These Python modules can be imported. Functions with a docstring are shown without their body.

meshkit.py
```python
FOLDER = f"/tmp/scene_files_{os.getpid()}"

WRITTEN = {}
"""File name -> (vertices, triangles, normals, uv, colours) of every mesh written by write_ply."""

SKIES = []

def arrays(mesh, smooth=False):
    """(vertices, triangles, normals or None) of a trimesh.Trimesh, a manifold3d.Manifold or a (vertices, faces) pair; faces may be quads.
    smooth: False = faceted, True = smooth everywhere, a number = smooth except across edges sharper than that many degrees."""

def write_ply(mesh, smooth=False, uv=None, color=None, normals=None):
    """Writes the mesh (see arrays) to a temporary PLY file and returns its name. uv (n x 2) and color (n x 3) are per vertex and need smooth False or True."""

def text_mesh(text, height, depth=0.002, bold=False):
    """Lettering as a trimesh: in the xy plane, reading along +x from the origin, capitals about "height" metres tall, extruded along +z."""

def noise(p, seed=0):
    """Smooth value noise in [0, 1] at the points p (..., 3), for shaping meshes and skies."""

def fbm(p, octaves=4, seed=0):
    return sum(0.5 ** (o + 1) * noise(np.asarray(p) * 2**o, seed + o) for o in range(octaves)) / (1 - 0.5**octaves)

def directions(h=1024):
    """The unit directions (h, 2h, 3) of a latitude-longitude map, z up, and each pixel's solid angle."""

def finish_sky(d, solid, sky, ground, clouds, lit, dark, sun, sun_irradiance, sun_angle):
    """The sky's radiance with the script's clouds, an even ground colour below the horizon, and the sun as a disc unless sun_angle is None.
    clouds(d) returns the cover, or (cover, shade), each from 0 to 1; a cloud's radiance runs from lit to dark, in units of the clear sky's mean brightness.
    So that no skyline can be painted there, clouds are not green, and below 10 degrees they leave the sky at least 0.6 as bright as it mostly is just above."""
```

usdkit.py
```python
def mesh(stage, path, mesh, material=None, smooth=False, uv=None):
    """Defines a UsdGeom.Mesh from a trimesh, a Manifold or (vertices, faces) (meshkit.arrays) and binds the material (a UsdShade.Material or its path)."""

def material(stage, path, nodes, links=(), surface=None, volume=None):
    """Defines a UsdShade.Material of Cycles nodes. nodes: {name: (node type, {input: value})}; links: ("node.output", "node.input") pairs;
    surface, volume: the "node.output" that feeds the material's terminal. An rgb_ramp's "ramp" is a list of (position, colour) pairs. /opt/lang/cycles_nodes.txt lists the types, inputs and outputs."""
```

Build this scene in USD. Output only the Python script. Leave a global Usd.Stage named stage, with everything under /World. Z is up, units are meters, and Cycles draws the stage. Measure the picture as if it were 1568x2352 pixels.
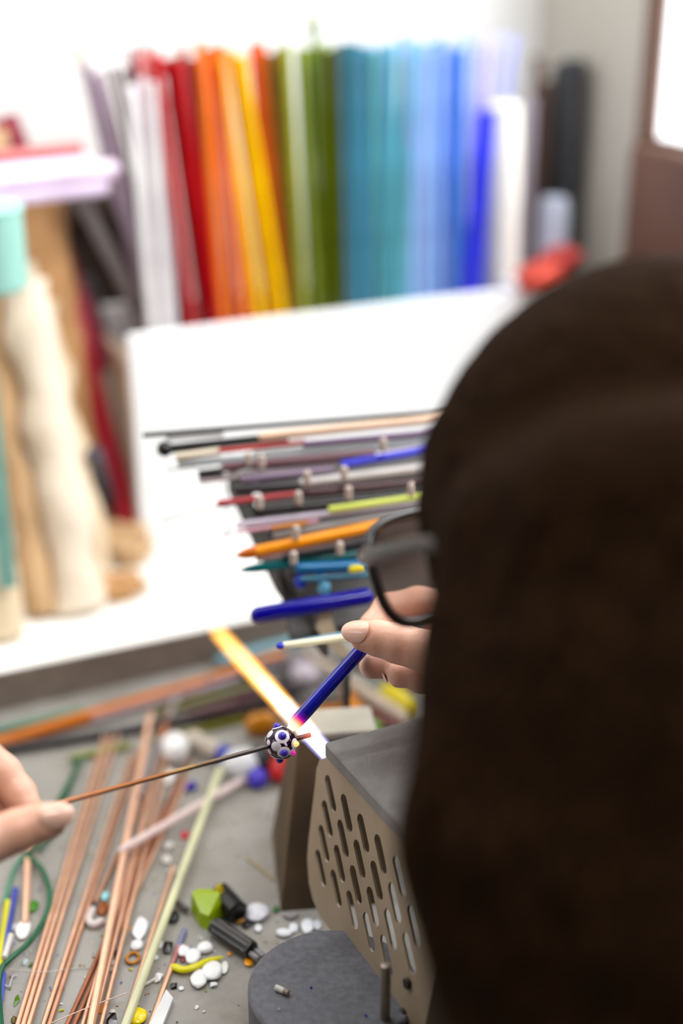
import math, random
import numpy as np, trimesh, manifold3d, usdkit, meshkit
from shapely.geometry import Polygon, LineString
from pxr import Usd, UsdGeom, UsdLux, UsdShade, Sdf, Gf, Vt

# ------------------------------------------------------------------ camera, light, exposure
stage = Usd.Stage.CreateInMemory()
UsdGeom.SetStageUpAxis(stage, 'Z'); UsdGeom.SetStageMetersPerUnit(stage, 1.0)
stage.DefinePrim('/World', 'Xform'); stage.DefinePrim('/World/Looks', 'Scope')
PITCH = math.radians(23.0)
EYE = np.array([0.0, 0.0, 1.25])
FPX = 50 / 24 * 1568
cam = UsdGeom.Camera.Define(stage, '/World/camera')
cam.AddTranslateOp().Set(Gf.Vec3d(*EYE)); cam.AddRotateXOp().Set(90 - 23.0)
cam.CreateFocalLengthAttr(50.0); cam.CreateHorizontalApertureAttr(24.0); cam.CreateVerticalApertureAttr(36.0)
cam.CreateFStopAttr(2.0); cam.CreateFocusDistanceAttr(0.69); cam.CreateClippingRangeAttr(Gf.Vec2f(0.02, 200))
cam.CreateExposureAttr(-0.38)

YAW = math.radians(25.0)                      # the furniture stands at 25 degrees to the lens
U = np.array([math.cos(YAW), math.sin(YAW), 0]); V = np.array([-U[1], U[0], 0]); Z = np.array([0, 0, 1.0])
def W(u, v, z): return U * u + V * v + Z * z

dome = UsdLux.DomeLight.Define(stage, '/World/sky_light')
dome.CreateIntensityAttr(1.3); dome.CreateColorAttr(Gf.Vec3f(0.96, 0.98, 1.0))

def rect_light(name, c, x, y, normal, w, h, power, color=(1, 1, 1)):
    l = UsdLux.RectLight.Define(stage, '/World/' + name)
    n = -np.asarray(normal, float); n /= np.linalg.norm(n)
    xa = np.asarray(x, float); ya = np.cross(n, xa)
    m = Gf.Matrix4d(*[*xa, 0], *[*ya, 0], *[*n, 0], *[*c, 1])
    l.AddTransformOp().Set(m)
    l.CreateWidthAttr(w); l.CreateHeightAttr(h); l.CreateIntensityAttr(power); l.CreateColorAttr(Gf.Vec3f(*color))
    return l
rect_light('window_daylight', W(-1.36, 0.62, 1.5), V, Z, U, 0.7, 0.6, 1.0, (0.97, 0.985, 1.0))
rect_light('window_2_daylight', W(0.765, 0.545, 1.585), V, Z, -U, 0.87, 1.01, 6.0, (0.98, 0.99, 1.0))
rect_light('ceiling_lamp_light', W(0.42, -0.10, 2.5), U, V, -Z, 0.6, 0.5, 26.0, (1.0, 0.99, 0.97))
rect_light('bench_lamp_light', W(-0.08, 0.90, 1.80), U, None, V * .74 - Z * .67, 0.9, 0.10, 36.0, (1.0, 0.995, 0.98))

# ------------------------------------------------------------------ points in the room
_f = np.array([0, math.cos(PITCH), -math.sin(PITCH)]); _u = np.array([0, math.sin(PITCH), math.cos(PITCH)]); _r = np.array([1.0, 0, 0])
def _ray(px, py): return _r * (px - 784) / FPX - _u * (py - 1176) / FPX + _f
def PD(px, py, d): return EYE + _ray(px, py) * d                       # at a distance
def PZ(px, py, z):                                                      # on a level
    d = _ray(px, py); return EYE + d * (z - EYE[2]) / d[2]
def PN(px, py, n, o):                                                   # on a plane
    d = _ray(px, py); return EYE + d * ((o - EYE @ n) / (d @ n))
def PV(px, py, v): return PN(px, py, V, v)
def unit(a): a = np.asarray(a, float); return a / np.linalg.norm(a)

# ------------------------------------------------------------------ materials
def lin(c):
    c = np.asarray(c, float) / 255.0
    return tuple(np.where(c <= 0.04045, c / 12.92, ((c + 0.055) / 1.055) ** 2.4))
_mats = {}
def mat(name, rgb, rough=0.5, vary=0.12, scale=40, bump=0.0, bump_scale=200, **kw):
    """a plain surface: colour with a little procedural variation"""
    if name in _mats: return _mats[name]
    c = np.array(lin(rgb)); lo, hi = c * (1 - vary), np.minimum(c * (1 + vary), 1)
    nodes = {'tc': ('texture_coordinate', {}), 'n': ('noise_texture', {'scale': scale, 'detail': 2}),
             'rm': ('rgb_ramp', {'ramp': [(0.25, tuple(lo)), (0.75, tuple(hi))]}),
             'p': ('principled_bsdf', {'roughness': rough, **kw})}
    links = [('tc.object', 'n.vector'), ('n.fac', 'rm.fac'), ('rm.color', 'p.base_color')]
    if bump:
        nodes['n2'] = ('noise_texture', {'scale': bump_scale, 'detail': 3}); nodes['b'] = ('bump', {'strength': bump, 'distance': 0.001})
        links += [('tc.object', 'n2.vector'), ('n2.fac', 'b.height'), ('b.normal', 'p.normal')]
    _mats[name] = usdkit.material(stage, '/World/Looks/' + name, nodes, links, surface='p.BSDF')
    return _mats[name]
def glass(rgb, trans_=0.0, rough=0.18, through=0.35):
    """coloured glass rod: glossy body that lets some light through"""
    name = 'glass_%d_%d_%d_%d' % (*rgb, int(trans_ * 10))
    if name in _mats: return _mats[name]
    c = lin(rgb); trans = 0
    if trans:
        nodes = {'tc': ('texture_coordinate', {}), 'n': ('noise_texture', {'scale': 60}), 'm': ('map_range', {'to_min': rough * 0.6, 'to_max': rough * 1.3}),
                 'p': ('principled_bsdf', {'base_color': c, 'ior': 1.5, 'transmission_weight': trans})}
        _mats[name] = usdkit.material(stage, '/World/Looks/' + name, nodes, [('tc.object', 'n.vector'), ('n.fac', 'm.value'), ('m.result', 'p.roughness')], surface='p.BSDF')
    else:
        nodes = {'tc': ('texture_coordinate', {}), 'n': ('noise_texture', {'scale': 30, 'detail': 1}),
                 'rm': ('rgb_ramp', {'ramp': [(0.3, tuple(np.array(c) * 0.88)), (0.7, tuple(np.minimum(np.array(c) * 1.1, 1)))]}),
                 'p': ('principled_bsdf', {'roughness': rough}), 't': ('translucent_bsdf', {}), 'x': ('mix_closure', {'fac': through})}
        _mats[name] = usdkit.material(stage, '/World/Looks/' + name, nodes,
            [('tc.object', 'n.vector'), ('n.fac', 'rm.fac'), ('rm.color', 'p.base_color'), ('rm.color', 't.color'), ('p.BSDF', 'x.closure1'), ('t.BSDF', 'x.closure2')], surface='x.closure')
    return _mats[name]

# ------------------------------------------------------------------ defining things
_used = {}
def numbered(path):
    k = _used.get(path, 0); _used[path] = k + 1
    return path if k == 0 else '%s_%03d' % (path, k)
def arr(m):
    if hasattr(m, 'to_mesh'):
        q = m.to_mesh(); return np.asarray(q.vert_properties[:, :3], float), np.asarray(q.tri_verts, int)
    if isinstance(m, (tuple, list)):
        v, f = np.asarray(m[0], float), np.asarray(m[1], int)
        if f.shape[1] == 4: f = np.vstack([f[:, [0, 1, 2]], f[:, [0, 2, 3]]])
        return v, f
    return np.asarray(m.vertices, float), np.asarray(m.faces, int)
def join(*ms):
    vs, fs, n = [], [], 0
    for m in ms:
        v, f = arr(m); vs.append(v); fs.append(f + n); n += len(v)
    return np.vstack(vs), np.vstack(fs)
def put(path, m, material, base, smooth=40):
    v, f = arr(m)
    return usdkit.mesh(stage, path, trimesh.Trimesh(v - base, f, process=False), material, smooth=smooth).GetPrim()
def say(p, label=None, cat=None, group=None, kind=None):
    for k, x in (('label', label), ('category', cat), ('group', group), ('kind', kind)):
        if x: p.SetCustomDataByKey(k, x)
    return p
def foot(vs):
    lo, hi = vs.min(0), vs.max(0); return np.array([(lo[0] + hi[0]) / 2, (lo[1] + hi[1]) / 2, lo[2]])
def single(name, m, material, label, cat, group=None, kind=None, smooth=40):
    """a thing that is one mesh, its origin at its base"""
    v, f = arr(m); b = foot(v)
    p = put(numbered('/World/' + name), (v, f), material, b, smooth)
    UsdGeom.Xformable(p).AddTranslateOp().Set(Gf.Vec3d(*b))
    return say(p, label, cat, group, kind)
def thing(name, label, cat, parts, group=None, kind=None):
    """parts: (name, mesh, material[, subparts[, smooth[, label]]])"""
    def flat(ps):
        for q in ps:
            yield arr(q[1])[0]
            if len(q) > 3 and q[3]: yield from flat(q[3])
    b = foot(np.vstack(list(flat(parts))))
    path = numbered('/World/' + name)
    x = UsdGeom.Xform.Define(stage, path); x.AddTranslateOp().Set(Gf.Vec3d(*b))
    say(x.GetPrim(), label, cat, group, kind)
    def go(ps, where):
        for q in ps:
            w = numbered(where + '/' + q[0])
            p = put(w, q[1], q[2], b, q[4] if len(q) > 4 and q[4] is not None else 40)
            if len(q) > 5 and q[5]: p.SetCustomDataByKey('label', q[5])
            if len(q) > 3 and q[3]: go(q[3], w)
    go(parts, path)
    return x.GetPrim()

# ------------------------------------------------------------------ shapes
def tube(pts, rad, n=14, ends='round', flat=1.0):
    pts = np.asarray(pts, float); rad = np.broadcast_to(np.asarray(rad, float), (len(pts),)).copy()
    if ends:
        d0, d1 = unit(pts[1] - pts[0]), unit(pts[-1] - pts[-2]); r0, r1 = rad[0], rad[-1]
        k = [(0.0, 0.02), (0.12, 0.48), (0.45, 0.83)] if ends == 'round' else [(0.0, 0.02), (0.0, 0.8), (0.1, 0.96)]
        a = [pts[0] + d0 * r0 * (t - (1 if ends == 'round' else 0.1)) for t, s in k]; z = [pts[-1] + d1 * r1 * ((1 if ends == 'round' else 0.1) - t) for t, s in reversed(k)]
        if ends == 'round': a = [q + d0 * r0 * 1.0 * 0 for q in a]
        pts = np.vstack([a, pts, z]); rad = np.r_[[r0 * s for t, s in k], rad, [r1 * s for t, s in reversed(k)]]
    T = np.gradient(pts, axis=0); T /= np.maximum(np.linalg.norm(T, axis=1, keepdims=True), 1e-12)
    for i in range(len(T)):
        if np.linalg.norm(T[i]) < 0.5: T[i] = T[i - 1] if i else unit(pts[-1] - pts[0])
    ref = Z if abs(T[0] @ Z) < 0.9 else np.array([1.0, 0, 0])
    N = unit(np.cross(T[0], ref)); rings = []
    an = np.linspace(0, 2 * np.pi, n, endpoint=False)
    for i in range(len(pts)):
        N = unit(N - T[i] * (N @ T[i])); B = np.cross(T[i], N)
        rings.append(pts[i] + rad[i] * (np.outer(np.cos(an), N) + flat * np.outer(np.sin(an), B)))
    v = np.vstack(rings + [pts[:1], pts[-1:]]); m = len(pts); f = []
    for i in range(m - 1):
        for j in range(n):
            a, b = i * n + j, i * n + (j + 1) % n
            f += [(a, b, b + n), (a, b + n, a + n)]
    for j in range(n):
        f += [(m * n, (j + 1) % n, j), (m * n + 1, (m - 1) * n + j, (m - 1) * n + (j + 1) % n)]
    return v, np.array(f)
def rod(a, b, r, n=14, ends='cut', wob=0.0, seed=0, k=2):
    t = np.linspace(0, 1, max(k, 2))[:, None]; a, b = np.asarray(a, float), np.asarray(b, float)
    pts = a * (1 - t) + b * t
    if wob:
        g = np.random.default_rng(seed); pts[1:-1] += g.normal(0, wob, (len(pts) - 2, 3))
    if ends == 'round': pts[0] += unit(b - a) * r; pts[-1] -= unit(b - a) * r
    return tube(pts, r, n, ends)
def spline(ctrl, k=8):
    c = np.asarray(ctrl, float); c = np.vstack([2 * c[0] - c[1], c, 2 * c[-1] - c[-2]]); out = []
    for i in range(1, len(c) - 2):
        for t in np.linspace(0, 1, k, endpoint=False):
            p0, p1, p2, p3 = c[i - 1], c[i], c[i + 1], c[i + 2]
            out.append(0.5 * (2 * p1 + (p2 - p0) * t + (2 * p0 - 5 * p1 + 4 * p2 - p3) * t ** 2 + (3 * p1 - p0 - 3 * p2 + p3) * t ** 3))
    out.append(c[-2]); return np.array(out)
def blob(c, r, seed=0, amp=0.12, sub=2, rot=0.0):
    m = trimesh.creation.icosphere(sub); v = np.array(m.vertices)
    v *= 1 + amp * (meshkit.noise(v * 1.7 + seed * 7.3, seed)[:, None] * 2 - 1)
    v = v * np.asarray(r, float); cs, sn = math.cos(rot), math.sin(rot)
    v = v @ np.array([[cs, sn, 0], [-sn, cs, 0], [0, 0, 1]])
    return v + c, np.array(m.faces)
def chip(c, r, seed=0, rot=0.0, n=14):
    g = np.random.default_rng(seed); q = g.normal(size=(n, 3)); q /= np.linalg.norm(q, axis=1, keepdims=True)
    h = trimesh.convex.convex_hull(q); v = np.array(h.vertices) * np.asarray(r, float); cs, sn = math.cos(rot), math.sin(rot)
    v = v @ np.array([[cs, sn, 0], [-sn, cs, 0], [0, 0, 1]])
    return v + c, np.array(h.faces)
def box(c, ex, ax=(U, V, Z), bev=0.0):
    """bevelled box with full extents ex along axes ax"""
    ex = np.asarray(ex, float); b = min(bev, ex.min() * 0.45)
    if b > 0:
        q = []
        for s in np.ndindex(2, 2, 2):
            sg = np.array(s) * 2 - 1
            for k in range(3):
                h = ex / 2 - b; h[k] += b; q.append(sg * h)
        m = trimesh.convex.convex_hull(np.array(q)); v, f = np.array(m.vertices), np.array(m.faces)
    else:
        m = trimesh.creation.box(ex); v, f = np.array(m.vertices), np.array(m.faces)
    R = np.array([unit(a) for a in ax]); v = v @ R + np.asarray(c, float)
    if np.linalg.det(R) < 0: f = f[:, ::-1]
    return v, f
def slab(poly, o, ex, ey, ez, t):
    """extrude a 2-D polygon (shapely) along ez by t, laid out in the plane o, ex, ey"""
    m = trimesh.creation.extrude_polygon(poly, t, engine='earcut'); v = np.array(m.vertices); f = np.array(m.faces)
    R = np.array([ex, ey, ez])
    if np.linalg.det(R) < 0: f = f[:, ::-1]
    return v @ R + o, f
def disc(c, r, h, bev=0.001, n=64):
    prof = [(0.0, 0), (r - bev, 0), (r, bev), (r, h - bev), (r - bev, h), (0.0, h)]
    m = trimesh.creation.revolve(np.array(prof), sections=n); return np.array(m.vertices) + c, np.array(m.faces)

# distance-field modelling for bodies: smooth union of tapered bones, meshed by surface nets
def bone(P, a, b, ra, rb):
    a, b = np.asarray(a, float), np.asarray(b, float); ab = b - a
    t = np.clip(((P - a) @ ab) / max(ab @ ab, 1e-12), 0, 1)
    return np.linalg.norm(P - a - t[..., None] * ab, axis=-1) - (ra + (rb - ra) * t)
def ell(P, c, R, axes=None):
    q = P - np.asarray(c, float)
    if axes is not None: q = q @ np.asarray(axes).T
    q = q / np.asarray(R, float); k = np.linalg.norm(q, axis=-1)
    return (k - 1) * min(R)
def smin(a, b, k):
    h = np.clip(0.5 + 0.5 * (b - a) / k, 0, 1); return b + (a - b) * h - k * h * (1 - h)
def nets(fn, lo, hi, s):
    lo, hi = np.asarray(lo, float), np.asarray(hi, float); n = np.ceil((hi - lo) / s).astype(int) + 1
    ax = [lo[i] + s * np.arange(n[i]) for i in range(3)]
    G = np.stack(np.meshgrid(*ax, indexing='ij'), -1); D = fn(G)
    ins = D < 0; c = [ins[i:n[0] - 1 + i, j:n[1] - 1 + j, k:n[2] - 1 + k] for i, j, k in np.ndindex(2, 2, 2)]
    cnt = sum(x.astype(int) for x in c); act = (cnt > 0) & (cnt < 8); ids = -np.ones(act.shape, int); ids[act] = np.arange(act.sum())
    cell = np.argwhere(act); acc = np.zeros((len(cell), 3)); num = np.zeros(len(cell))
    cor = [np.array(x) for x in np.ndindex(2, 2, 2)]
    for a in cor:
        for k in range(3):
            if a[k] == 0:
                b = a.copy(); b[k] = 1
                ia, ib = cell + a, cell + b; da, db = D[tuple(ia.T)], D[tuple(ib.T)]; x = (da < 0) != (db < 0)
                t = np.where(x, da / np.where(x, da - db, 1), 0); p = ia + t[:, None] * (b - a)
                acc[x] += p[x]; num[x] += 1
    v = lo + s * acc / num[:, None]; f = []
    for k in range(3):
        i, j = (k + 1) % 3, (k + 2) % 3; sl0 = [slice(None)] * 3; sl1 = [slice(None)] * 3
        sl0[k] = slice(0, -1); sl1[k] = slice(1, None)
        cross = ins[tuple(sl0)] != ins[tuple(sl1)]; e = np.argwhere(cross)
        e = e[(e[:, i] > 0) & (e[:, j] > 0) & (e[:, i] < n[i] - 1) & (e[:, j] < n[j] - 1)]
        di, dj = np.eye(3, dtype=int)[i], np.eye(3, dtype=int)[j]
        q = np.stack([ids[tuple((e - di - dj).T)], ids[tuple((e - dj).T)], ids[tuple(e.T)], ids[tuple((e - di).T)]], 1)
        fl = ins[tuple(e.T)]; q[~fl] = q[~fl][:, ::-1]; f.append(q)
    f = np.vstack(f); return v, np.vstack([f[:, [0, 1, 2]], f[:, [0, 2, 3]]])
def sdf_mesh(fn, pts, s, pad):
    pts = np.asarray(pts, float); return nets(fn, pts.min(0) - pad, pts.max(0) + pad, s)

rng = np.random.default_rng(7)
TABLE = 0.75

# ================================================================== the room
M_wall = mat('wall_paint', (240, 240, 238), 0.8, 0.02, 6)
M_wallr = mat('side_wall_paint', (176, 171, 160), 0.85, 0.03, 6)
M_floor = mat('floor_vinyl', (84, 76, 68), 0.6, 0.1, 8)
M_brownwood = mat('brown_stained_wood', (92, 62, 48), 0.5, 0.25, 14)
def struct(name, m, material, label=None):
    p = single(name, m, material, label, None, kind='structure'); return p
UL, UR, VF, VB = -1.42, 0.74, -2.0, 1.16
struct('floor', box(W((UL + UR) / 2, (VF + VB) / 2, -0.03), (UR - UL + 0.02, VB - VF + 0.2, 0.06)), M_floor)
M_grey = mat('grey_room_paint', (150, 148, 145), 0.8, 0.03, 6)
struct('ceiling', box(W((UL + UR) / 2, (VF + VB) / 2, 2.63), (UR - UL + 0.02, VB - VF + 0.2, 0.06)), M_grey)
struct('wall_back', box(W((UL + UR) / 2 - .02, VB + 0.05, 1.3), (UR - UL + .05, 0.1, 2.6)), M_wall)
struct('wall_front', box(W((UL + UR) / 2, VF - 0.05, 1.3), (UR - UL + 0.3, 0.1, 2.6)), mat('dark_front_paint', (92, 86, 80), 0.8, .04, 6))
def wall_with_hole(o, length, h0, h1, a0, a1, z0, z1, out, thick=0.12):
    P = Polygon([(h0, 0), (h1, 0), (h1, 2.6), (h0, 2.6)]).difference(Polygon([(a0, z0), (a1, z0), (a1, z1), (a0, z1)]))
    return slab(P, o, V, Z, out, thick)
WL = (0.22, 1.02, 1.15, 1.85)
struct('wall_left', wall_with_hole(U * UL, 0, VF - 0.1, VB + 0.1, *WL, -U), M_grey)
pane_mat = usdkit.material(stage, '/World/Looks/window_glass', {'t': ('transparent_bsdf', {}), 'g': ('glossy_bsdf', {'roughness': 0.02}), 'x': ('mix_closure', {'fac': .05})},
    [('t.BSDF', 'x.closure1'), ('g.BSDF', 'x.closure2')], surface='x.closure')
def window(name, u, w, label, fm, out, deep=0.05, wide=0.045):
    a0, a1, z0, z1 = w; ring = Polygon([(a0, z0), (a1, z0), (a1, z1), (a0, z1)]); fr = ring.difference(ring.buffer(-wide, join_style=2))
    thing(name, label, None, [('window_frame', slab(fr, U * u, V, Z, out, deep), fm, None, 20),
        ('pane', box(U * (u + out @ U * deep * .6) + V * (a0 + a1) / 2 + Z * (z0 + z1) / 2, (0.004, a1 - a0 - wide * 1.8, z1 - z0 - wide * 1.8)), pane_mat, None, False)], kind='structure')
window('window_1', UL - 0.03, WL, 'white framed window with daylight', M_wall, -U)
WR = (0.10, 0.985, 1.070, 2.1)
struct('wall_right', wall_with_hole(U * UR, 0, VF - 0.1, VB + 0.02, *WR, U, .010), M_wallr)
M_dark_frame = mat('dark_frame_wood', (98, 66, 52), 0.5, 0.2, 14)
window('window_2', UR + 0.0, WR, 'brown wood framed window with bright daylight', M_dark_frame, U, .005, .006)
struct('trim_1', box(W(UR - 0.006, 0.545, 0.915), (0.012, 0.90, 0.31), bev=0.003), M_brownwood, 'brown wood panel below the window')
struct('trim_2', box(W(UR - 0.003, 0.9905, 1.60), (0.006, 0.009, 1.64), bev=0.001), M_dark_frame, 'brown wood window post')
# pale plastered nib of the wall beside the window
thing('bench_lamp', 'long white strip lamp hanging over the back of the workbench', 'lamp', [
    ('housing', box(W(-0.08, 0.90, 1.80) - (V * .74 - Z * .67) * .021, (.94, .13, .035), (U, unit(np.cross(-(V * .74 - Z * .67), U)), unit(V * .74 - Z * .67)), .006), mat('lamp_housing', (225, 225, 225), .4, .02)),
    ('hanger', box(W(-.45, 0.885, 2.21), (.012, .012, .78)), mat('lamp_housing', (225, 225, 225))), ('hanger', box(W(.29, 0.885, 2.21), (.012, .012, .78)), mat('lamp_housing', (225, 225, 225)))])
# ================================================================== worktop, board and rod box
M_steel = usdkit.material(stage, '/World/Looks/worn_grey_worktop', {
    'tc': ('texture_coordinate', {}), 'n1': ('noise_texture', {'scale': 9, 'detail': 6, 'roughness': 0.65}), 'r1': ('rgb_ramp', {'ramp': [(0.3, lin((116, 111, 103))), (0.55, lin((143, 140, 134))), (0.8, lin((152, 150, 147)))]}),
    'n2': ('noise_texture', {'scale': 55, 'detail': 4}), 'r2': ('rgb_ramp', {'ramp': [(0.60, (0, 0, 0)), (0.72, (1, 1, 1))]}),
    'mx': ('mix_color', {'b': lin((118, 108, 96))}), 'mm': ('math', {'math_type': 'multiply', 'value2': 0.5}),
    'p': ('principled_bsdf', {'roughness': 0.42, 'specular_ior_level': 0.4})},
    [('tc.object', 'n1.vector'), ('tc.object', 'n2.vector'), ('n1.fac', 'r1.fac'), ('n2.fac', 'r2.fac'), ('r1.color', 'mx.a'), ('r2.color', 'mm.value1'), ('mm.value', 'mx.fac'), ('mx.result', 'p.base_color')], surface='p.BSDF')
M_leg = mat('table_leg_steel', (120, 120, 120), 0.4, 0.05)
tv0, tv1, tu0, tu1 = 0.40, 1.14, -0.55, 0.72
legs = [('leg', box(W(u, v, 0.36), (0.05, 0.05, 0.72), bev=0.004), M_leg) for u in (tu0 + 0.06, tu1 - 0.06) for v in (tv0 + 0.06, tv1 - 0.06)]
thing('worktable', 'worn grey workbench strewn with glass rods and scraps', 'table',
      [('tabletop', box(W((tu0 + tu1) / 2, (tv0 + tv1) / 2, TABLE - 0.015), (tu1 - tu0, tv1 - tv0, 0.03), bev=0.003), M_steel)] + legs)
M_white = mat('white_laminate', (244, 245, 247), 0.45, 0.02, 12)
M_boardtop = mat('white_board_paint', (243, 241, 236), 0.5, 0.03, 18)
M_edge = mat('board_edge_wood', (128, 116, 106), 0.6, 0.18, 60)
bv0 = 0.853
thing('shelf_board', 'white topped board with a raw brown edge lying behind the rods', 'board',
      [('board_top', box(W(0.06, (bv0 + 1.13) / 2, 0.779), (1.1, 1.13 - bv0, 0.002), bev=0.0006), M_boardtop),
       ('board_core', box(W(0.06, (bv0 + 1.13) / 2, 0.7642), (1.1, 1.13 - bv0, 0.0276)), M_edge, None, None, 'raw brown board edge')])
BT = 0.78
pv = 0.989; pu0, pu1, pz = 0.289, 0.640, 0.957
M_ply = mat('raw_chipboard', (176, 156, 138), 0.7, 0.15, 120)
thing('rod_box', 'white box full of upright coloured glass rods', 'box', [
    ('front_panel', box(W((pu0 + pu1) / 2, pv + 0.006, (BT + pz) / 2), (pu1 - pu0, 0.012, pz - BT), bev=0.001), M_white),
    ('back_panel', box(W((pu0 + pu1) / 2, pv + 0.100, (BT + pz) / 2), (pu1 - pu0, 0.010, pz - BT), bev=0.001), M_white),
    ('side_panel', box(W(pu0 + 0.006, pv + 0.0535, (BT + pz) / 2 - 0.01), (0.012, 0.083, pz - BT - 0.02), bev=0.001), M_ply, None, None, 'raw brown chipboard side'),
    ('side_panel', box(W(pu1 - 0.006, pv + 0.0535, (BT + pz) / 2), (0.012, 0.083, pz - BT), bev=0.001), M_white),
    ('bottom_panel', box(W((pu0 + pu1) / 2, pv + 0.0535, BT + 0.005), (pu1 - pu0 - 0.024, 0.083, 0.01)), M_white)])

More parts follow.
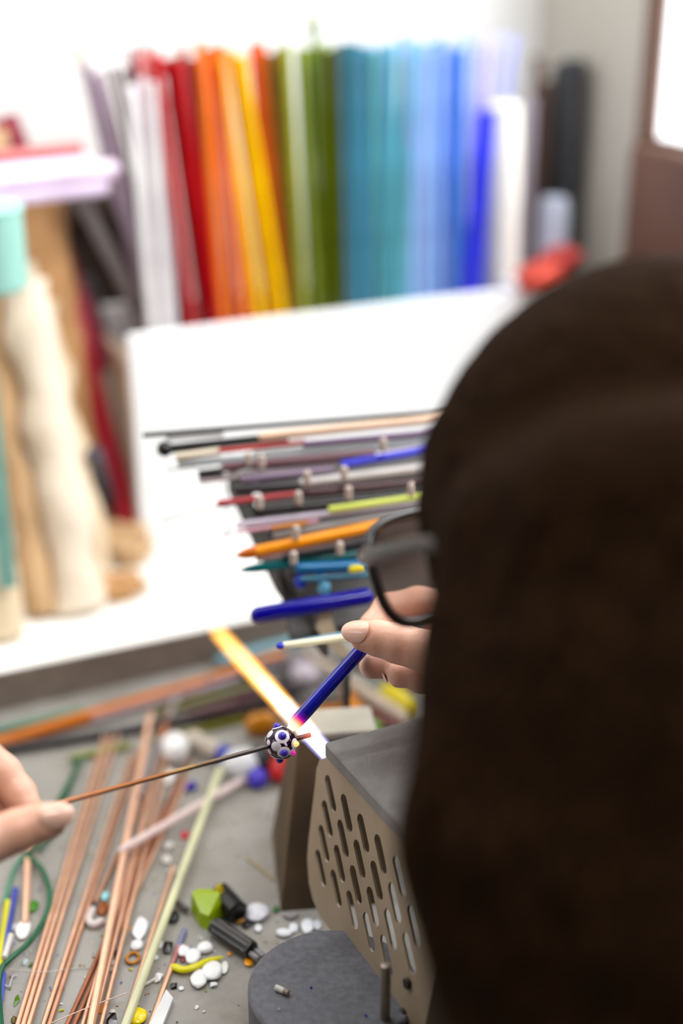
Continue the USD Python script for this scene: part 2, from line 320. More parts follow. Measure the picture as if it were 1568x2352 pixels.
# ------------------------------------------------------------------ upright glass rods (top x, x at the box edge, colour, radius mm, word)
def edge_y(x): return 821 - 0.136 * x
def upright(xt, yt, xb, v, rgb, r, label, group, through=0.45, yb=None, lift=1.15):
    yb = edge_y(xb) if yb is None else yb
    rgb = tuple(int(min(255, 255 * ((c / 255) ** 2.2 * lift) ** (1 / 2.2))) for c in rgb)
    a, b = PV(xt, yt, v), PV(xb, yb, v); k = (b[2] - (BT + 0.014)) / (a[2] - b[2]); c = b + (b - a) * k
    single('glass_rod', rod(c, a, r, 12, 'cut'), glass(rgb, through=through), label, 'glass rod', group)
ROWV = (pv + 0.022, pv + 0.040, pv + 0.058, pv + 0.076)
bands = [  # x top 0, x top 1, x bottom 0, x bottom 1, y top, rods, row, colours, radius, label, group
    (228, 292, 395, 432, 165, 3, 2, [(104, 78, 76), (112, 84, 86)], .0034, 'dark mauve brown glass rod between the pale pink and lilac rods in the white box', 'mauve brown rods in the white box'),
    (300, 372, 350, 400, 185, 4, 0, [(246, 238, 242), (242, 230, 238)], .0034, 'pale pink opaque glass rod left of the red rods in the white box', 'pale pink rods in the white box'),
    (325, 365, 380, 420, 120, 2, 2, [(228, 150, 148)], .0032, 'salmon pink glass rod standing behind the pale pink rods', 'salmon pink rods in the white box'),
    (362, 412, 440, 500, 140, 3, 0, [(196, 0, 26), (178, 0, 24)], .0036, 'deep red glass rod standing in the white box', 'deep red rods in the white box'),
    (395, 440, 470, 505, 135, 3, 1, [(150, 62, 50), (120, 34, 36)], .0034, 'brick brown glass rod between red and orange rods in the white box', 'brick brown rods in the white box'),
    (430, 452, 490, 522, 150, 2, 2, [(196, 70, 80)], .003, 'rose red glass rod behind the orange rods in the white box', 'rose red rods in the white box'),
    (456, 502, 512, 568, 105, 3, 0, [(248, 140, 50), (242, 124, 44)], .0037, 'orange red glass rod standing in the white box', 'orange red rods in the white box'),
    (500, 515, 575, 590, 110, 1, 1, [(206, 100, 10)], .0034, 'burnt orange glass rod between orange and yellow rods in the white box', None),
    (505, 552, 598, 650, 130, 3, 0, [(255, 204, 0), (255, 194, 0)], .0037, 'golden yellow glass rod standing in the white box', 'golden yellow rods in the white box'),
    (560, 600, 618, 652, 110, 3, 1, [(238, 118, 30), (226, 104, 34)], .0034, 'bright orange glass rod behind the golden yellow rods', 'bright orange rods behind the yellow ones'),
    (602, 655, 668, 690, 118, 4, 1, [(156, 116, 50), (128, 88, 36), (140, 120, 48)], .0033, 'olive brown glass rod between yellow and green rods in the white box', 'olive brown rods in the white box'),
    (655, 690, 696, 726, 115, 2, 0, [(142, 152, 52), (132, 146, 58)], .0035, 'olive green glass rod standing in the white box', 'olive green rods in the white box'),
    (688, 742, 720, 745, 118, 3, 1, [(156, 180, 40), (118, 138, 30)], .0035, 'lime green glass rod standing in the white box', 'lime green rods in the white box'),
    (738, 772, 752, 786, 110, 3, 0, [(86, 98, 10), (70, 80, 10)], .0035, 'dark olive green glass rod at the edge of the teal rods', 'dark olive rods in the white box'),
    (774, 812, 800, 838, 102, 3, 0, [(70, 128, 170), (54, 140, 160)], .0034, 'petrol blue glass rod beside the dark olive rods', 'petrol blue rods in the white box'),
    (812, 872, 822, 880, 110, 4, 0, [(90, 170, 186), (70, 156, 176), (110, 180, 190)], .0034, 'teal glass rod standing in the white box', 'teal rods in the white box'),
    (850, 930, 866, 930, 98, 4, 1, [(150, 190, 236), (128, 190, 208), (170, 196, 240)], .0034, 'pale aqua glass rod standing in the white box', 'pale aqua rods in the white box'),
    (905, 950, 895, 925, 110, 3, 0, [(120, 200, 214), (104, 182, 190)], .0033, 'turquoise glass rod between the teal and sky blue rods', 'turquoise rods in the white box'),
    (938, 1010, 942, 1000, 95, 5, 0, [(172, 206, 248), (150, 190, 244), (186, 212, 250)], .0034, 'sky blue glass rod standing in the white box', 'sky blue rods in the white box'),
    (1010, 1075, 1005, 1040, 95, 4, 1, [(208, 220, 250), (184, 204, 246)], .0033, 'whitish blue glass rod standing in the white box', 'whitish blue rods in the white box'),
    (1040, 1062, 1040, 1062, 108, 2, 0, [(90, 146, 226), (76, 140, 220)], .0034, 'mid blue glass rod beside the whitish blue rods', 'mid blue rods in the white box'),
    (1112, 1128, 1070, 1095, 250, 2, 0, [(70, 70, 232), (60, 84, 236)], .0042, 'vivid royal blue glass rod beside the cream tube', 'royal blue rods in the white box'),
    (1065, 1180, 1068, 1106, 88, 5, 2, [(214, 216, 248), (196, 200, 244), (222, 214, 240)], .0033, 'pale lavender glass rod behind the royal blue rods', 'pale lavender rods in the white box')]
ORD = ('first', 'second', 'third', 'fourth', 'fifth'); NUM = (0, 'one', 'two', 'three', 'four', 'five')
for x0, x1, b0, b1, yt, n, row, cols, r, label, group in bands:
    for k in range(n):
        t = 0.5 if n == 1 else k / (n - 1)
        lab = label if n == 1 else '%s glass rod in the white box, %s from the left of %s' % (group.split(' rods')[0], ORD[k], NUM[n])
        upright(x0 + (x1 - x0) * t + rng.normal(0, 2), yt + rng.normal(0, 9), b0 + (b1 - b0) * t, ROWV[row] + (k % 2) * .0050, cols[k % len(cols)], r, lab, group, lift=1.08 if x0 > 760 else 1.5 if x0 > 600 else 1.15)
# fillers at the back of the box, one row deeper
back = [(300, 400, (170, 130, 136), 'dusty rose'), (332, 420, (190, 110, 108), 'dusty coral'), (420, 470, (196, 120, 96), 'clay'), (600, 655, (214, 120, 60), 'tangerine'), (636, 690, (150, 130, 52), 'mustard olive'),
        (700, 742, (150, 176, 60), 'leaf green'), (762, 790, (96, 128, 90), 'moss green'), (795, 830, (90, 140, 190), 'steel blue'), (840, 860, (120, 170, 220), 'powder blue'), (885, 900, (190, 206, 240), 'ice blue'),
        (930, 930, (150, 196, 236), 'cloud blue'), (968, 968, (200, 214, 248), 'milky blue'), (1000, 992, (170, 196, 244), 'cornflower blue'), (1030, 1020, (214, 224, 250), 'frost blue'), (1095, 1066, (160, 180, 244), 'periwinkle'), (1140, 1092, (206, 204, 244), 'pale lilac')]
for xt, xb, rgb, w in back:
    upright(xt, 112 + rng.normal(0, 10), xb, ROWV[3], rgb, .0036, w + ' glass rod in the back row of the white box', None, lift=1.08 if xt > 760 else 1.15)
# lilac and grey rods that lean out to the left
upright(196, 150, 318, ROWV[2], (182, 166, 180), .0046, 'thick lilac grey glass rod leaning far left from the white box', None, yb=640)
upright(226, 175, 330, ROWV[1], (176, 160, 174), .0042, 'lilac grey glass rod leaning left, right of the thickest one', None, yb=640)
upright(178, 440, 306, ROWV[1] + .009, (140, 132, 132), .0058, 'short thick grey glass rod leaning left below the pink bundle', None, yb=690)
upright(176, 110, 330, ROWV[3], (190, 160, 120), .0022, 'thin amber tipped rod leaning at the left of the upright rods', None, yb=690)
# a tall pale green leaf of glass among the green rods
a, b = PV(722, 150, ROWV[1] + .009), PV(716, 34, ROWV[1] + .009)
single('glass_rod', tube(spline([W(a @ U, ROWV[1] + .009, BT + .014), a, (a + b) / 2 + U * .002, b]), np.r_[np.full(17, .003), np.linspace(.0032, .0058, 5), np.linspace(.0058, .003, 3)], 12), glass((196, 206, 178)), 'tall pale green glass rod that stands above all the others', 'glass rod')
# the cream paper tube at the right end of the box
a, b = PV(1158, 240, pv + 0.05), PV(1154, 664, pv + 0.05); b = a + (b - a) * ((a[2] - BT - .02) / (a[2] - b[2]))
tp = tube(np.linspace(b, a, 10), .0142 + .0008 * np.sin(np.arange(10) * 1.9), 28, 'cut')
thing('paper_tube', 'cream paper tube standing at the right end of the rod box', 'paper tube', [('wrapper', tp, mat('cream_paper', (246, 242, 232), 0.8, 0.04, 30))])

# ------------------------------------------------------------------ right of the box
def lean(name, xt, yt, xb, yb, v, r, m, label, cat, ends='cut', n=14, down=None):
    a, b = PV(xt, yt, v), PV(xb, yb, v)
    if down is not None: b = a + (b - a) * ((a[2] - down) / (a[2] - b[2]))
    return single(name, rod(b, a, r, n, ends), m, label, cat)
lean('glass_rod', 1222, 230, 1206, 520, 1.085, .0042, glass((196, 184, 196)), 'pale mauve glass rod standing right of the cream tube', 'glass rod', down=BT + .001)
lean('glass_rod', 1236, 130, 1226, 520, 1.100, .0042, glass((118, 76, 64)), 'red brown glass rod standing right of the mauve rod', 'glass rod', down=BT + .001)
lean('glass_rod', 1258, 190, 1240, 520, 1.085, .0052, glass((92, 74, 66)), 'dark brown glass rod standing against the back wall', 'glass rod', down=BT + .001)
lean('glass_rod', 1282, 150, 1262, 520, 1.100, .0050, glass((78, 78, 62)), 'dark olive grey glass rod leaning beside the charcoal tube', 'glass rod', down=BT + .001)
lean('cardboard_tube', 1316, 140, 1298, 560, 1.075, .0115, mat('charcoal_card', (50, 52, 56), 0.6), 'thick charcoal tube standing near the window post', 'tube', down=BT + .001)
# clear bottle with white cap
c = PV(1266, 590, 1.028); bz = BT + .001; c = np.array([c[0], c[1], bz])
H = PV(1275, 455, 1.028)[2] - bz
prof = [(0, 0), (.019, 0), (.021, .004), (.021, H * .55), (.018, H * .66), (.011, H * .74), (.011, H * .78), (0, H * .78)]
m1 = trimesh.creation.revolve(np.array(prof), sections=32); m2 = trimesh.creation.revolve(np.array([(0, H * .74), (.0125, H * .74), (.0125, H * .97), (.0105, H), (0, H)]), sections=28)
thing('bottle', 'small pale bottle with a bluish cap in front of the charcoal tube', 'bottle',
      [('bottle_body', (np.array(m1.vertices) + c, m1.faces), mat('bottle_white', (222, 224, 226), 0.35, 0.03)), ('cap', (np.array(m2.vertices) + c, m2.faces), mat('bottle_cap', (178, 184, 200), 0.4, 0.03))])
for k, (px, py, r, rgb, w) in enumerate([(1240, 634, .017, (190, 66, 50), 'coral'), (1288, 600, .015, (160, 48, 44), 'brick red'), (1266, 650, .015, (196, 80, 60), 'salmon')]):
    q = PV(px, py, 0.985 + .012 * k)
    bl = blob(q, (r * 1.2, r * .9, r * .8), 30 + k, .25, 3, .4)
    single('cloth_bundle', bl, mat('cloth_' + w.replace(' ', '_'), rgb, 0.85, 0.2, 60), w + ' scrap of cloth piled up right of the rod box', 'cloth')
thing('carton', 'low grey carton that carries the coral cloth scraps', 'box', [('body', box(W(0.675, 0.962, BT + .052), (.055, .075, .102), bev=.002), mat('grey_carton', (150, 142, 134), 0.8))])

# ------------------------------------------------------------------ left of the box: paper wrapped bundles
M_tan = mat('tan_wrapping', (186, 152, 112), 0.85, 0.14, 25, 0.6, 90); M_cream = mat('cream_wrapping', (208, 188, 158), 0.85, 0.10, 25, 0.6, 90); M_kraft = mat('kraft_paper', (176, 132, 86), 0.85, 0.16, 22, 0.6, 90); M_pale = mat('pale_wrapping', (216, 200, 180), 0.85, 0.06, 25, 0.6, 90)
def bundle(name, label, base_px, base_z, top_px, top_v, r0, r1, wrap, end_m, torn=0.2, seed=0, n=26):
    a = PZ(*base_px, base_z); b = PV(*top_px, top_v); t = np.linspace(0, 1, 22)
    pts = a + (b - a) * t[:, None]; v, f = tube(pts, r0 + (r1 - r0) * t + .0012 * np.sin(t * 23 + seed), n, 'cut')
    v = v + (meshkit.noise(v * 55, seed)[:, None] - .5) * .006 * np.array([1, 1, .3])
    ax = unit(b - a); parts = [('wrapper', (v, f), wrap, None, 60)]
    g = np.random.default_rng(seed)
    for k in range(6):
        an = g.uniform(0, 6.28); e1 = unit(np.cross(ax, Z)); e2 = np.cross(ax, e1); off = (e1 * math.cos(an) + e2 * math.sin(an)) * r1 * g.uniform(.1, .62)
        parts.append(('rod_end', rod(b + off - ax * .01, b + off + ax * g.uniform(.006, .022), r1 * .2, 10, 'cut'), end_m))
    thing(name, label, 'rod bundle', parts)
bundle('wrapped_bundle', 'thick cream paper bundle of rods leaning left of the white box', (186, 1398), BT + .001, (52, 650), 1.02, .0180, .0175, M_pale, glass((220, 205, 180)), seed=1)
bundle('wrapped_bundle', 'kraft paper bundle with a torn brown top behind the cream one', (222, 1262), BT + .001, (92, 470), 1.075, .014, .0190, M_kraft, glass((150, 96, 46)), seed=2)
bundle('wrapped_bundle', 'slim sand coloured paper bundle right of the cream bundle', (232, 1338), BT + .001, (96, 700), 1.045, .0105, .0105, M_cream, glass((224, 200, 160)), seed=3)
bundle('wrapped_bundle', 'tan paper bundle squeezed between the cream and dull beige bundles', (98, 1412), BT + .001, (-44, 640), 1.035, .0120, .0120, M_tan, glass((190, 150, 110)), seed=6)
bundle('wrapped_bundle', 'dull beige paper bundle at the far left edge of the board', (14, 1462), BT + .001, (-110, 720), .99, .0150, .0150, M_cream, glass((210, 190, 160)), seed=4)
cr = PZ(300, 1290, BT)
single('crumpled_paper', blob(cr + Z * .016, (.021, .016, .0165), 9, .5, 3, .5), M_tan, 'crumpled tan paper on the board below the red tube', 'paper')
cr = PZ(255, 1375, BT)
single('crumpled_paper', blob(cr + Z * .009, (.026, .013, .0095), 12, .5, 3, .4), M_kraft, 'flat crumpled brown paper in front of the bundles', 'paper')
a, b = PZ(302, 1232, BT + .011), PV(150, 655, 1.06)
single('glass_rod', rod(a, b, .0088, 18, 'cut'), mat('crimson_tube', (158, 12, 38), 0.35, 0.12, 20), 'thick crimson rod leaning against the paper bundles', 'glass rod')
a, b = PZ(318, 1150, BT + .012), PV(188, 640, 1.092)
single('glass_rod', rod(a, b, .0095, 18, 'cut'), mat('slate_tube', (92, 94, 100), 0.4, 0.1, 20), 'thick slate grey rod behind the crimson rod', 'glass rod')
a, b = PZ(268, 1205, BT + .012), PV(214, 1040, .985)
single('glass_rod', rod(a, b, .0075, 16, 'cut'), mat('navy_tube', (52, 44, 58), 0.4, 0.1, 20), 'short dark plum rod tucked under the crimson rod', 'glass rod')
a = PV(262, 455, 1.128)
thing('dark_crate', 'dark brown wooden crate standing behind the grey rods', 'crate', [
    ('crate_side', box(W(.312, 1.118, BT + .132), (.095, .012, .262), bev=.002), mat('dark_crate_wood', (66, 54, 46), 0.7, 0.25, 30)),
    ('crate_rim', box(W(.312, 1.104, BT + .252), (.095, .016, .02), bev=.002), mat('dark_crate_wood', (66, 54, 46)))])
a, b = PV(-70, 424, 0.985), PV(262, 386, 1.02)
lv = [tuple(b + q * .0065 - unit(b - a) * .0) for q in (np.zeros(3),)]
for k, (dy, dz, rgb, w) in enumerate([(0, 0, (246, 230, 248), 'upper pink lilac'), (.004, -.0125, (238, 222, 244), 'lower pink lilac'), (.011, .0035, (240, 224, 242), 'hindmost pink lilac')]):
    o = V * dy + Z * dz
    single('glass_rod', rod(a + o, b + o - unit(b - a) * .008 * k, .0066, 14, 'cut'), glass(rgb), w + ' rod lying level across the paper bundles', 'glass rod')
o = V * .018 + Z * .0135
single('glass_rod', rod(a + o, b + o - unit(b - a) * .022, .0045, 14, 'cut'), glass((204, 118, 116)), 'coral pink rod lying level behind the pink lilac rods', 'glass rod')
a, b = PV(70, 420, 1.09), PV(10, 270, 1.10); b2 = a + (a - b) * 3.0
single('glass_rod', rod(b2, b, .0100, 14, 'cut'), mat('wine_tube', (140, 44, 62), 0.4, 0.1), 'wine red rod behind the paper bundles at the left edge', 'glass rod')
a, b = PV(20, 560, 1.08), PV(-8, 300, 1.09)
single('glass_rod', rod(a + (a - b) * 1.0, b, .0085, 14, 'cut'), mat('tan_tube', (214, 176, 138), 0.6, 0.1), 'tan rod left of the wine red rod', 'glass rod')
c = PV(8, 560, 0.955)
thing('tin', 'pale mint green tin cut off by the left edge', 'tin', [('body', disc(np.array([c[0] - .012, c[1], PV(8, 665, .955)[2]]), .026, PV(8, 475, .955)[2] - PV(8, 665, .955)[2], .003), mat('mint_tin', (142, 192, 180), 0.5, 0.04)),
     ('lid', disc(np.array([c[0] - .012, c[1], PV(8, 490, .955)[2]]), .027, .006, .002), mat('mint_tin', (142, 192, 180)))])
c0 = PV(-12, 1470, .90)
thing('glass_sheet', 'greenish glass sheet standing upright at the left edge', 'glass sheet', [('pane', box(PV(-16, 1010, .89) , (.012, .003, .215), bev=.0005), glass((150, 200, 190), 0.6))])

# ================================================================== rod rack
def dep(y): return .785 + (1415 - y) / 415 * .030
rack = [  # left end, right end (pixels), radius px, colour, transmissive, label
    (329, 1000, 985, 949, 6, (24, 26, 26), 'thin black rod, topmost on the rack'),
    (362, 1034, 660, 1002, 11, (26, 26, 27), 'black rod with a round knob end, second on the rack'),
    (592, 1004, 985, 964, 11, (228, 196, 168), 'peach coloured rod just under the topmost black one'),
    (382, 1006, 512, 996, 8, (244, 244, 246), 'short white rod between the two black rods'),
    (503, 1036, 700, 1015, 6, (190, 70, 66), 'slim red rod under the peach rod'),
    (695, 1020, 985, 994, 6.5, (112, 72, 122), 'slim purple rod right of the slim red rod'),
    (403, 1050, 505, 1036, 9, (226, 212, 190), 'short cream rod under the knob ended black rod'),
    (409, 1066, 985, 1016, 8.5, (190, 196, 200), 'long silver grey rod high on the rack'),
    (512, 1074, 860, 1040, 10, (112, 76, 84), 'dusty maroon rod under the silver grey rod'),
    (458, 1104, 985, 1030, 8.5, (228, 216, 220), 'long pinkish white rod that ends left of the black stub'),
    (456, 1089, 512, 1082, 9, (30, 28, 30), 'short black stub on the left of the rack'),
    (784, 1068, 990, 1032, 9.5, (52, 60, 214), 'bright blue rod in the upper part of the rack'),
    (556, 1103, 765, 1078, 9, (132, 112, 136), 'dull lilac rod above the charcoal rod'),
    (682, 1112, 990, 1072, 12, (206, 200, 198), 'thick ivory grey rod in the middle of the rack'),
    (534, 1126, 694, 1112, 11, (48, 44, 48), 'charcoal rod above the short red rod'),
    (690, 1134, 990, 1104, 11, (74, 46, 52), 'dark maroon rod under the ivory grey rod'),
    (499, 1156, 684, 1134, 7, (186, 66, 72), 'short red rod in the middle of the rack'),
    (575, 1176, 990, 1134, 12, (44, 42, 44), 'thick black rod in the middle of the rack'),
    (755, 1171, 990, 1138, 8.5, (212, 224, 96), 'lime yellow rod on the rack'),
    (543, 1206, 990, 1152, 8, (206, 194, 210), 'long pale lilac rod under the lime yellow rod'),
    (546, 1222, 730, 1196, 4.5, (214, 160, 176), 'thin pink rod under the pale lilac rod'),
    (628, 1231, 990, 1168, 9, (150, 146, 144), 'mid grey rod above the amber rod'),
    (624, 1213, 706, 1200, 5, (206, 134, 40), 'thin short ochre rod on the rack'),
    (597, 1250, 960, 1184, 9, (56, 52, 52), 'dark grey rod right above the amber rod'),
    (545, 1276, 872, 1206, 13.5, (252, 156, 4), 'thick amber orange rod with a darker tip'),
    (588, 1283, 815, 1248, 8, (220, 186, 178), 'pale rose rod under the amber rod'),
    (650, 1280, 880, 1236, 7, (30, 28, 28), 'thin black rod directly under the amber rod'),
    (552, 1310, 815, 1272, 11, (18, 118, 122), 'dark teal rod with a pointed end'),
    (676, 1306, 850, 1296, 12, (26, 120, 176), 'clear blue rod below the dark teal rod'),
    (690, 1330, 850, 1318, 7, (70, 150, 180), 'thin aqua rod below the clear blue rod'),
    (574, 1416, 860, 1366, 20, (14, 4, 150), 'very thick cobalt blue rod at the front of the rack')]
for k, (x0, y0, x1, y1, rp, rgb, label) in enumerate(rack):
    d = dep(y0) + (k % 2) * .004
    if x1 >= 980: y1 += (y1 - y0) / (x1 - x0) * (1130 - x1); x1 = 1130
    a, b = PD(x0, y0, d), PD(x1, y1, d + .012 * (x1 - x0) / 400); r = rp / FPX * d
    m = glass(rgb, 0.55, .08) if 'cobalt' in label or 'clear blue' in label or 'teal' in label or 'aqua' in label else glass(rgb, through=.2)
    if label.startswith('black rod with a round knob'):
        thing('glass_rod', 'black rod with a round knob end, second on the rack', 'glass rod', [('shaft', rod(a, b, r, 14, 'cut'), m), ('knob', blob(PD(378, 1031, d), (.0046,) * 3, 1, .05), m)])
    elif 'amber' in label and 'thick' in label:
        q = a + (b - a) * .13
        thing('glass_rod', label, 'glass rod', [('shaft', rod(q, b, r, 16, 'cut'), m), ('tip', tube([a + (q - a) * t for t in (0, .3, .7, 1)], [r * .35, r * .8, r, r], 16), glass((206, 104, 4)), None, None, 'darker burnt tip')])
    elif 'teal' in label and 'pointed' in label:
        single('glass_rod', tube([a, a + (b - a) * .06, a + (b - a) * .15, b], [r * .3, r * .75, r, r], 14), m, label + ' on the rack', 'glass rod')
    else:
        single('glass_rod', rod(a, b, r, 16, 'round' if rp > 10.5 else 'cut'), m, label, 'glass rod')
for px, py, rgb, w in [(690, 1334, (20, 70, 230), 'royal blue'), (737, 1326, (60, 170, 250), 'bright cyan blue'), (745, 1350, (120, 200, 230), 'pale cyan')]:
    single('glass_scrap', blob(PD(px, py, .80), (.0035, .003, .0042), px, .2), glass(rgb, .5, .05), w + ' glass drop hanging between the teal and cobalt rods', 'glass scrap')
a = PD(800, 1309, .79); single('glass_rod', rod(a, PD(838, 1304, .79), .0022, 10, 'round'), glass((232, 214, 30)), 'tiny yellow rod end beside the glasses', 'glass rod')
single('glass_stringer', tube(spline([PD(371, 1197, .83), PD(440, 1177, .835), PD(500, 1166, .83), PD(600, 1150, .835)]), .0005, 6), glass((60, 60, 62)), 'hair thin dark stringer poking out left of the rack', 'glass stringer')
single('glass_stringer', tube(spline([PD(382, 1080, .845), PD(440, 1073, .845), PD(600, 1052, .85)]), .0006, 6), glass((96, 108, 112)), 'thin grey stringer poking out at the upper left of the rack', 'glass stringer')
single('glass_stringer', tube(spline([PD(458, 1232, .82), PD(520, 1226, .82), PD(640, 1205, .822)]), .0006, 6), glass((206, 204, 206)), 'thin whitish stringer poking out above the amber rod', 'glass stringer')
single('glass_stringer', tube(spline([PD(505, 1060, .84), PD(522, 1180, .83), PD(520, 1290, .815), PD(545, 1322, .81)]), .0005, 6), glass((176, 178, 176)), 'thin clear stringer hanging down at the left of the rack', 'glass stringer')
# the rack itself: two stepped side plates, cross bars, pegs
M_rack = mat('dark_rack_steel', (52, 48, 46), 0.55, 0.15, 60)
M_peg = mat('pale_peg', (176, 160, 150), 0.5, 0.1, 60)
rp_ = []
ra0, ra1 = PD(742, 1446, .806), PD(520, 1035, .844)
for sh in (0.0, 0.135):
    off = np.array([math.cos(math.radians(16)), math.sin(math.radians(16)), 0]) * sh - Z * .004
    A, B = ra0 + off, ra1 + off; hd = unit((B - A) * np.array([1, 1, 0])); L = np.linalg.norm((B - A)[:2]); h = B[2] - A[2]; n = 9; pl = [(0, -.014)]
    for i in range(n): pl += [(L * i / n, h * (i + .15) / n), (L * (i + .8) / n, h * (i + .15) / n)]
    pl += [(L, h), (L, h - .022), (L * .5, h * .5 - .03)]
    rp_.append(('side_plate', slab(Polygon(pl).buffer(0), A, hd, Z, np.cross(hd, Z), .004), M_rack, None, 20))
rdir = np.array([math.cos(math.radians(16)), math.sin(math.radians(16)), 0])
for t in (.12, .9):
    q = ra0 + (ra1 - ra0) * t + rdir * .15 - Z * .018; zf = BT if q @ V > bv0 else TABLE
    rp_.append(('leg', rod(np.array([q[0], q[1], zf]), q, .004, 12, 'cut'), M_rack))
tn = unit(np.cross(rdir, ra1 - ra0)); tn = tn if tn[2] > 0 else -tn
rp_.append(('tray', box((ra0 + ra1) / 2 + rdir * .09 - tn * .012, (.18, np.linalg.norm(ra1 - ra0) * 1.02, .003), (rdir, unit((ra1 - ra0) - rdir * ((ra1 - ra0) @ rdir)), tn), .0008), M_rack))
for t in (.1, .5, .9):
    q = ra0 + (ra1 - ra0) * t - Z * .012; rp_.append(('cross_bar', rod(q, q + np.array([math.cos(math.radians(16)), math.sin(math.radians(16)), 0]) * .2, .003, 12, 'cut'), M_rack))
for px, py in [(705, 1095), (790, 1085), (600, 1058), (685, 1142), (800, 1130), (945, 1123), (880, 1020), (570, 1053), (596, 1152), (680, 1222), (674, 1280), (780, 1258)]:
    q = PD(px, py, dep(py) - .006); rp_.append(('peg', rod(q - Z * .005, q + Z * .004, .0022, 10, 'round'), M_peg))
thing('rod_rack', 'dark stepped rack that carries the level glass rods', 'rack', rp_)
M_br = mat('tan_bracket', (158, 142, 118), 0.6, 0.2, 60)
P1 = [(735, 1392), (752, 1388), (764, 1402), (762, 1424), (770, 1446), (790, 1480), (806, 1508), (784, 1508), (752, 1480), (726, 1440)]
o = PD(770, 1440, .80); pg = Polygon([((q - o) @ _r, (q - o) @ _u) for q in (PD(x, y, .80) for x, y in P1)])
thing('bracket', 'tan curved bracket holding up the thick cobalt rod', 'bracket', [('arm', slab(pg, o, _r, _u, -_f, .007), M_br, None, 20), ('stem', rod(np.array([PD(796, 1500, .80)[0], PD(796, 1500, .80)[1], TABLE]), PD(796, 1500, .80) - _f * .0 , .0022, 12, 'cut'), M_rack)])
a, b = PD(640, 1484, .735), PD(800, 1463, .745); q = a + (b - a) * .06
thing('glass_rod', 'cream white rod with a blue tip left of the right hand', 'glass rod', [('shaft', rod(q, b + (b - a) * .5, .0019, 14, 'cut'), glass((250, 244, 218))), ('tip', rod(a, q, .0018, 12, 'round'), glass((60, 70, 220)), None, None, 'blue tip')])
a, b = PD(660, 1478, .76), PD(812, 1452, .77)
single('glass_rod', rod(a, b + (b - a) * .4, .0012, 12, 'cut'), glass((130, 180, 204)), 'thin sky blue rod behind the cream white rod', 'glass rod')

# ================================================================== copper rods on the table
M_cop = mat('copper_rod_metal', (216, 172, 144), 0.30, 0.12, 90, metallic=0.75)
M_cop3 = mat('brown_copper_metal', (150, 94, 66), 0.42, 0.2, 90, metallic=0.6)
M_cop2 = mat('dull_copper_metal', (190, 143, 116), 0.34, 0.18, 90, metallic=0.75)
copper = [(240, 1690, 41, 2352, 0), (254, 1684, 54, 2352, 0), (272, 1680, 67, 2352, 0), (302, 1735, 100, 2352, 0), (320, 1722, 114, 2352, 1), (348, 1800, 218, 2074, 1), (376, 1720, 191, 2352, 0), (396, 1704, 233, 2352, 0),
          (425, 1765, 172, 2352, 1), (414, 1780, 155, 2352, 1), (398, 1990, 285, 2352, 0), (430, 1790, 262, 2160, 0), (362, 1770, 215, 2352, 0), (438, 1740, 300, 2010, 1)]
COPL = ['copper rod, left one of the close trio beside the green loop', 'copper rod, middle one of the close trio beside the green loop', 'copper rod, right one of the close trio beside the green loop',
        'copper rod, left one of the pair right of the close trio', 'copper rod, right one of the pair right of the close trio', 'short dull copper rod that ends at the dark amber lump',
        'copper rod running just left of the brightest copper rod', 'copper rod running just right of the brightest copper rod', 'dark brown copper rod, right one of the two dark ones', 'dark brown copper rod, left one of the two dark ones',
        'copper rod hugging the left side of the pale yellow green rod', 'copper rod that ends behind the ochre ring', 'copper rod crossing underneath the brightest copper rod', 'dull copper rod ending above the long white pebble']
for k, (x0, y0, x1, y1, lay) in enumerate(copper):
    z = TABLE + (.0032 if k < 3 else .0016) + (.0026 if k in (6, 7, 10, 12) else 0)
    a, b = PZ(x0, y0, z), PZ(x1, y1, z)
    if y1 == 2352: b = a + (b - a) * 1.12
    single('copper_rod', rod(a, b, .00135, 10, 'cut'), M_cop3 if k in (8, 9) else M_cop2 if lay else M_cop, COPL[k], 'copper rod', 'copper rods spread over the worktop')
a, b = PZ(346, 1640, TABLE + .012), PZ(209, 2352, TABLE + .0068); b = a + (b - a) * 1.1
single('copper_rod', rod(a, b, .0022, 12, 'cut'), mat('bright_copper_metal', (240, 190, 160), 0.3, 0.08, 90, metallic=0.6), 'longest and brightest copper rod, lying on top of the others', 'copper rod')
a, b = PZ(66, 1925, TABLE + .0022), PZ(58, 2122, TABLE + .0022)
single('copper_rod', rod(a, b, .0021, 12, 'cut'), mat('bright_copper_metal', (240, 190, 160)), 'short bright copper rod under the left thumb', 'copper rod')
a, b = PZ(424, 2135, TABLE + .0015), PZ(346, 2352, TABLE + .0015); q = a + (b - a) * .2; q2 = a + (b - a) * .4
thing('copper_rod', 'copper rod with a bluish heat stained end near the yellow curl', 'copper rod', [('shaft', rod(q2, a + (b - a) * 1.15, .0015, 12, 'cut'), M_cop), ('stained_part', rod(q, q2, .0015, 12, 'cut'), mat('stained_copper', (170, 110, 110), 0.4, 0.3, 200, metallic=.5)), ('blue_end', rod(a, q, .0015, 12, 'cut'), mat('blue_copper', (120, 124, 160), 0.4, 0.1, metallic=.4), None, None, 'bluish grey heat stained end')])
a, b = PZ(405, 1602, TABLE + .0035), PZ(368, 1700, TABLE + .0025)
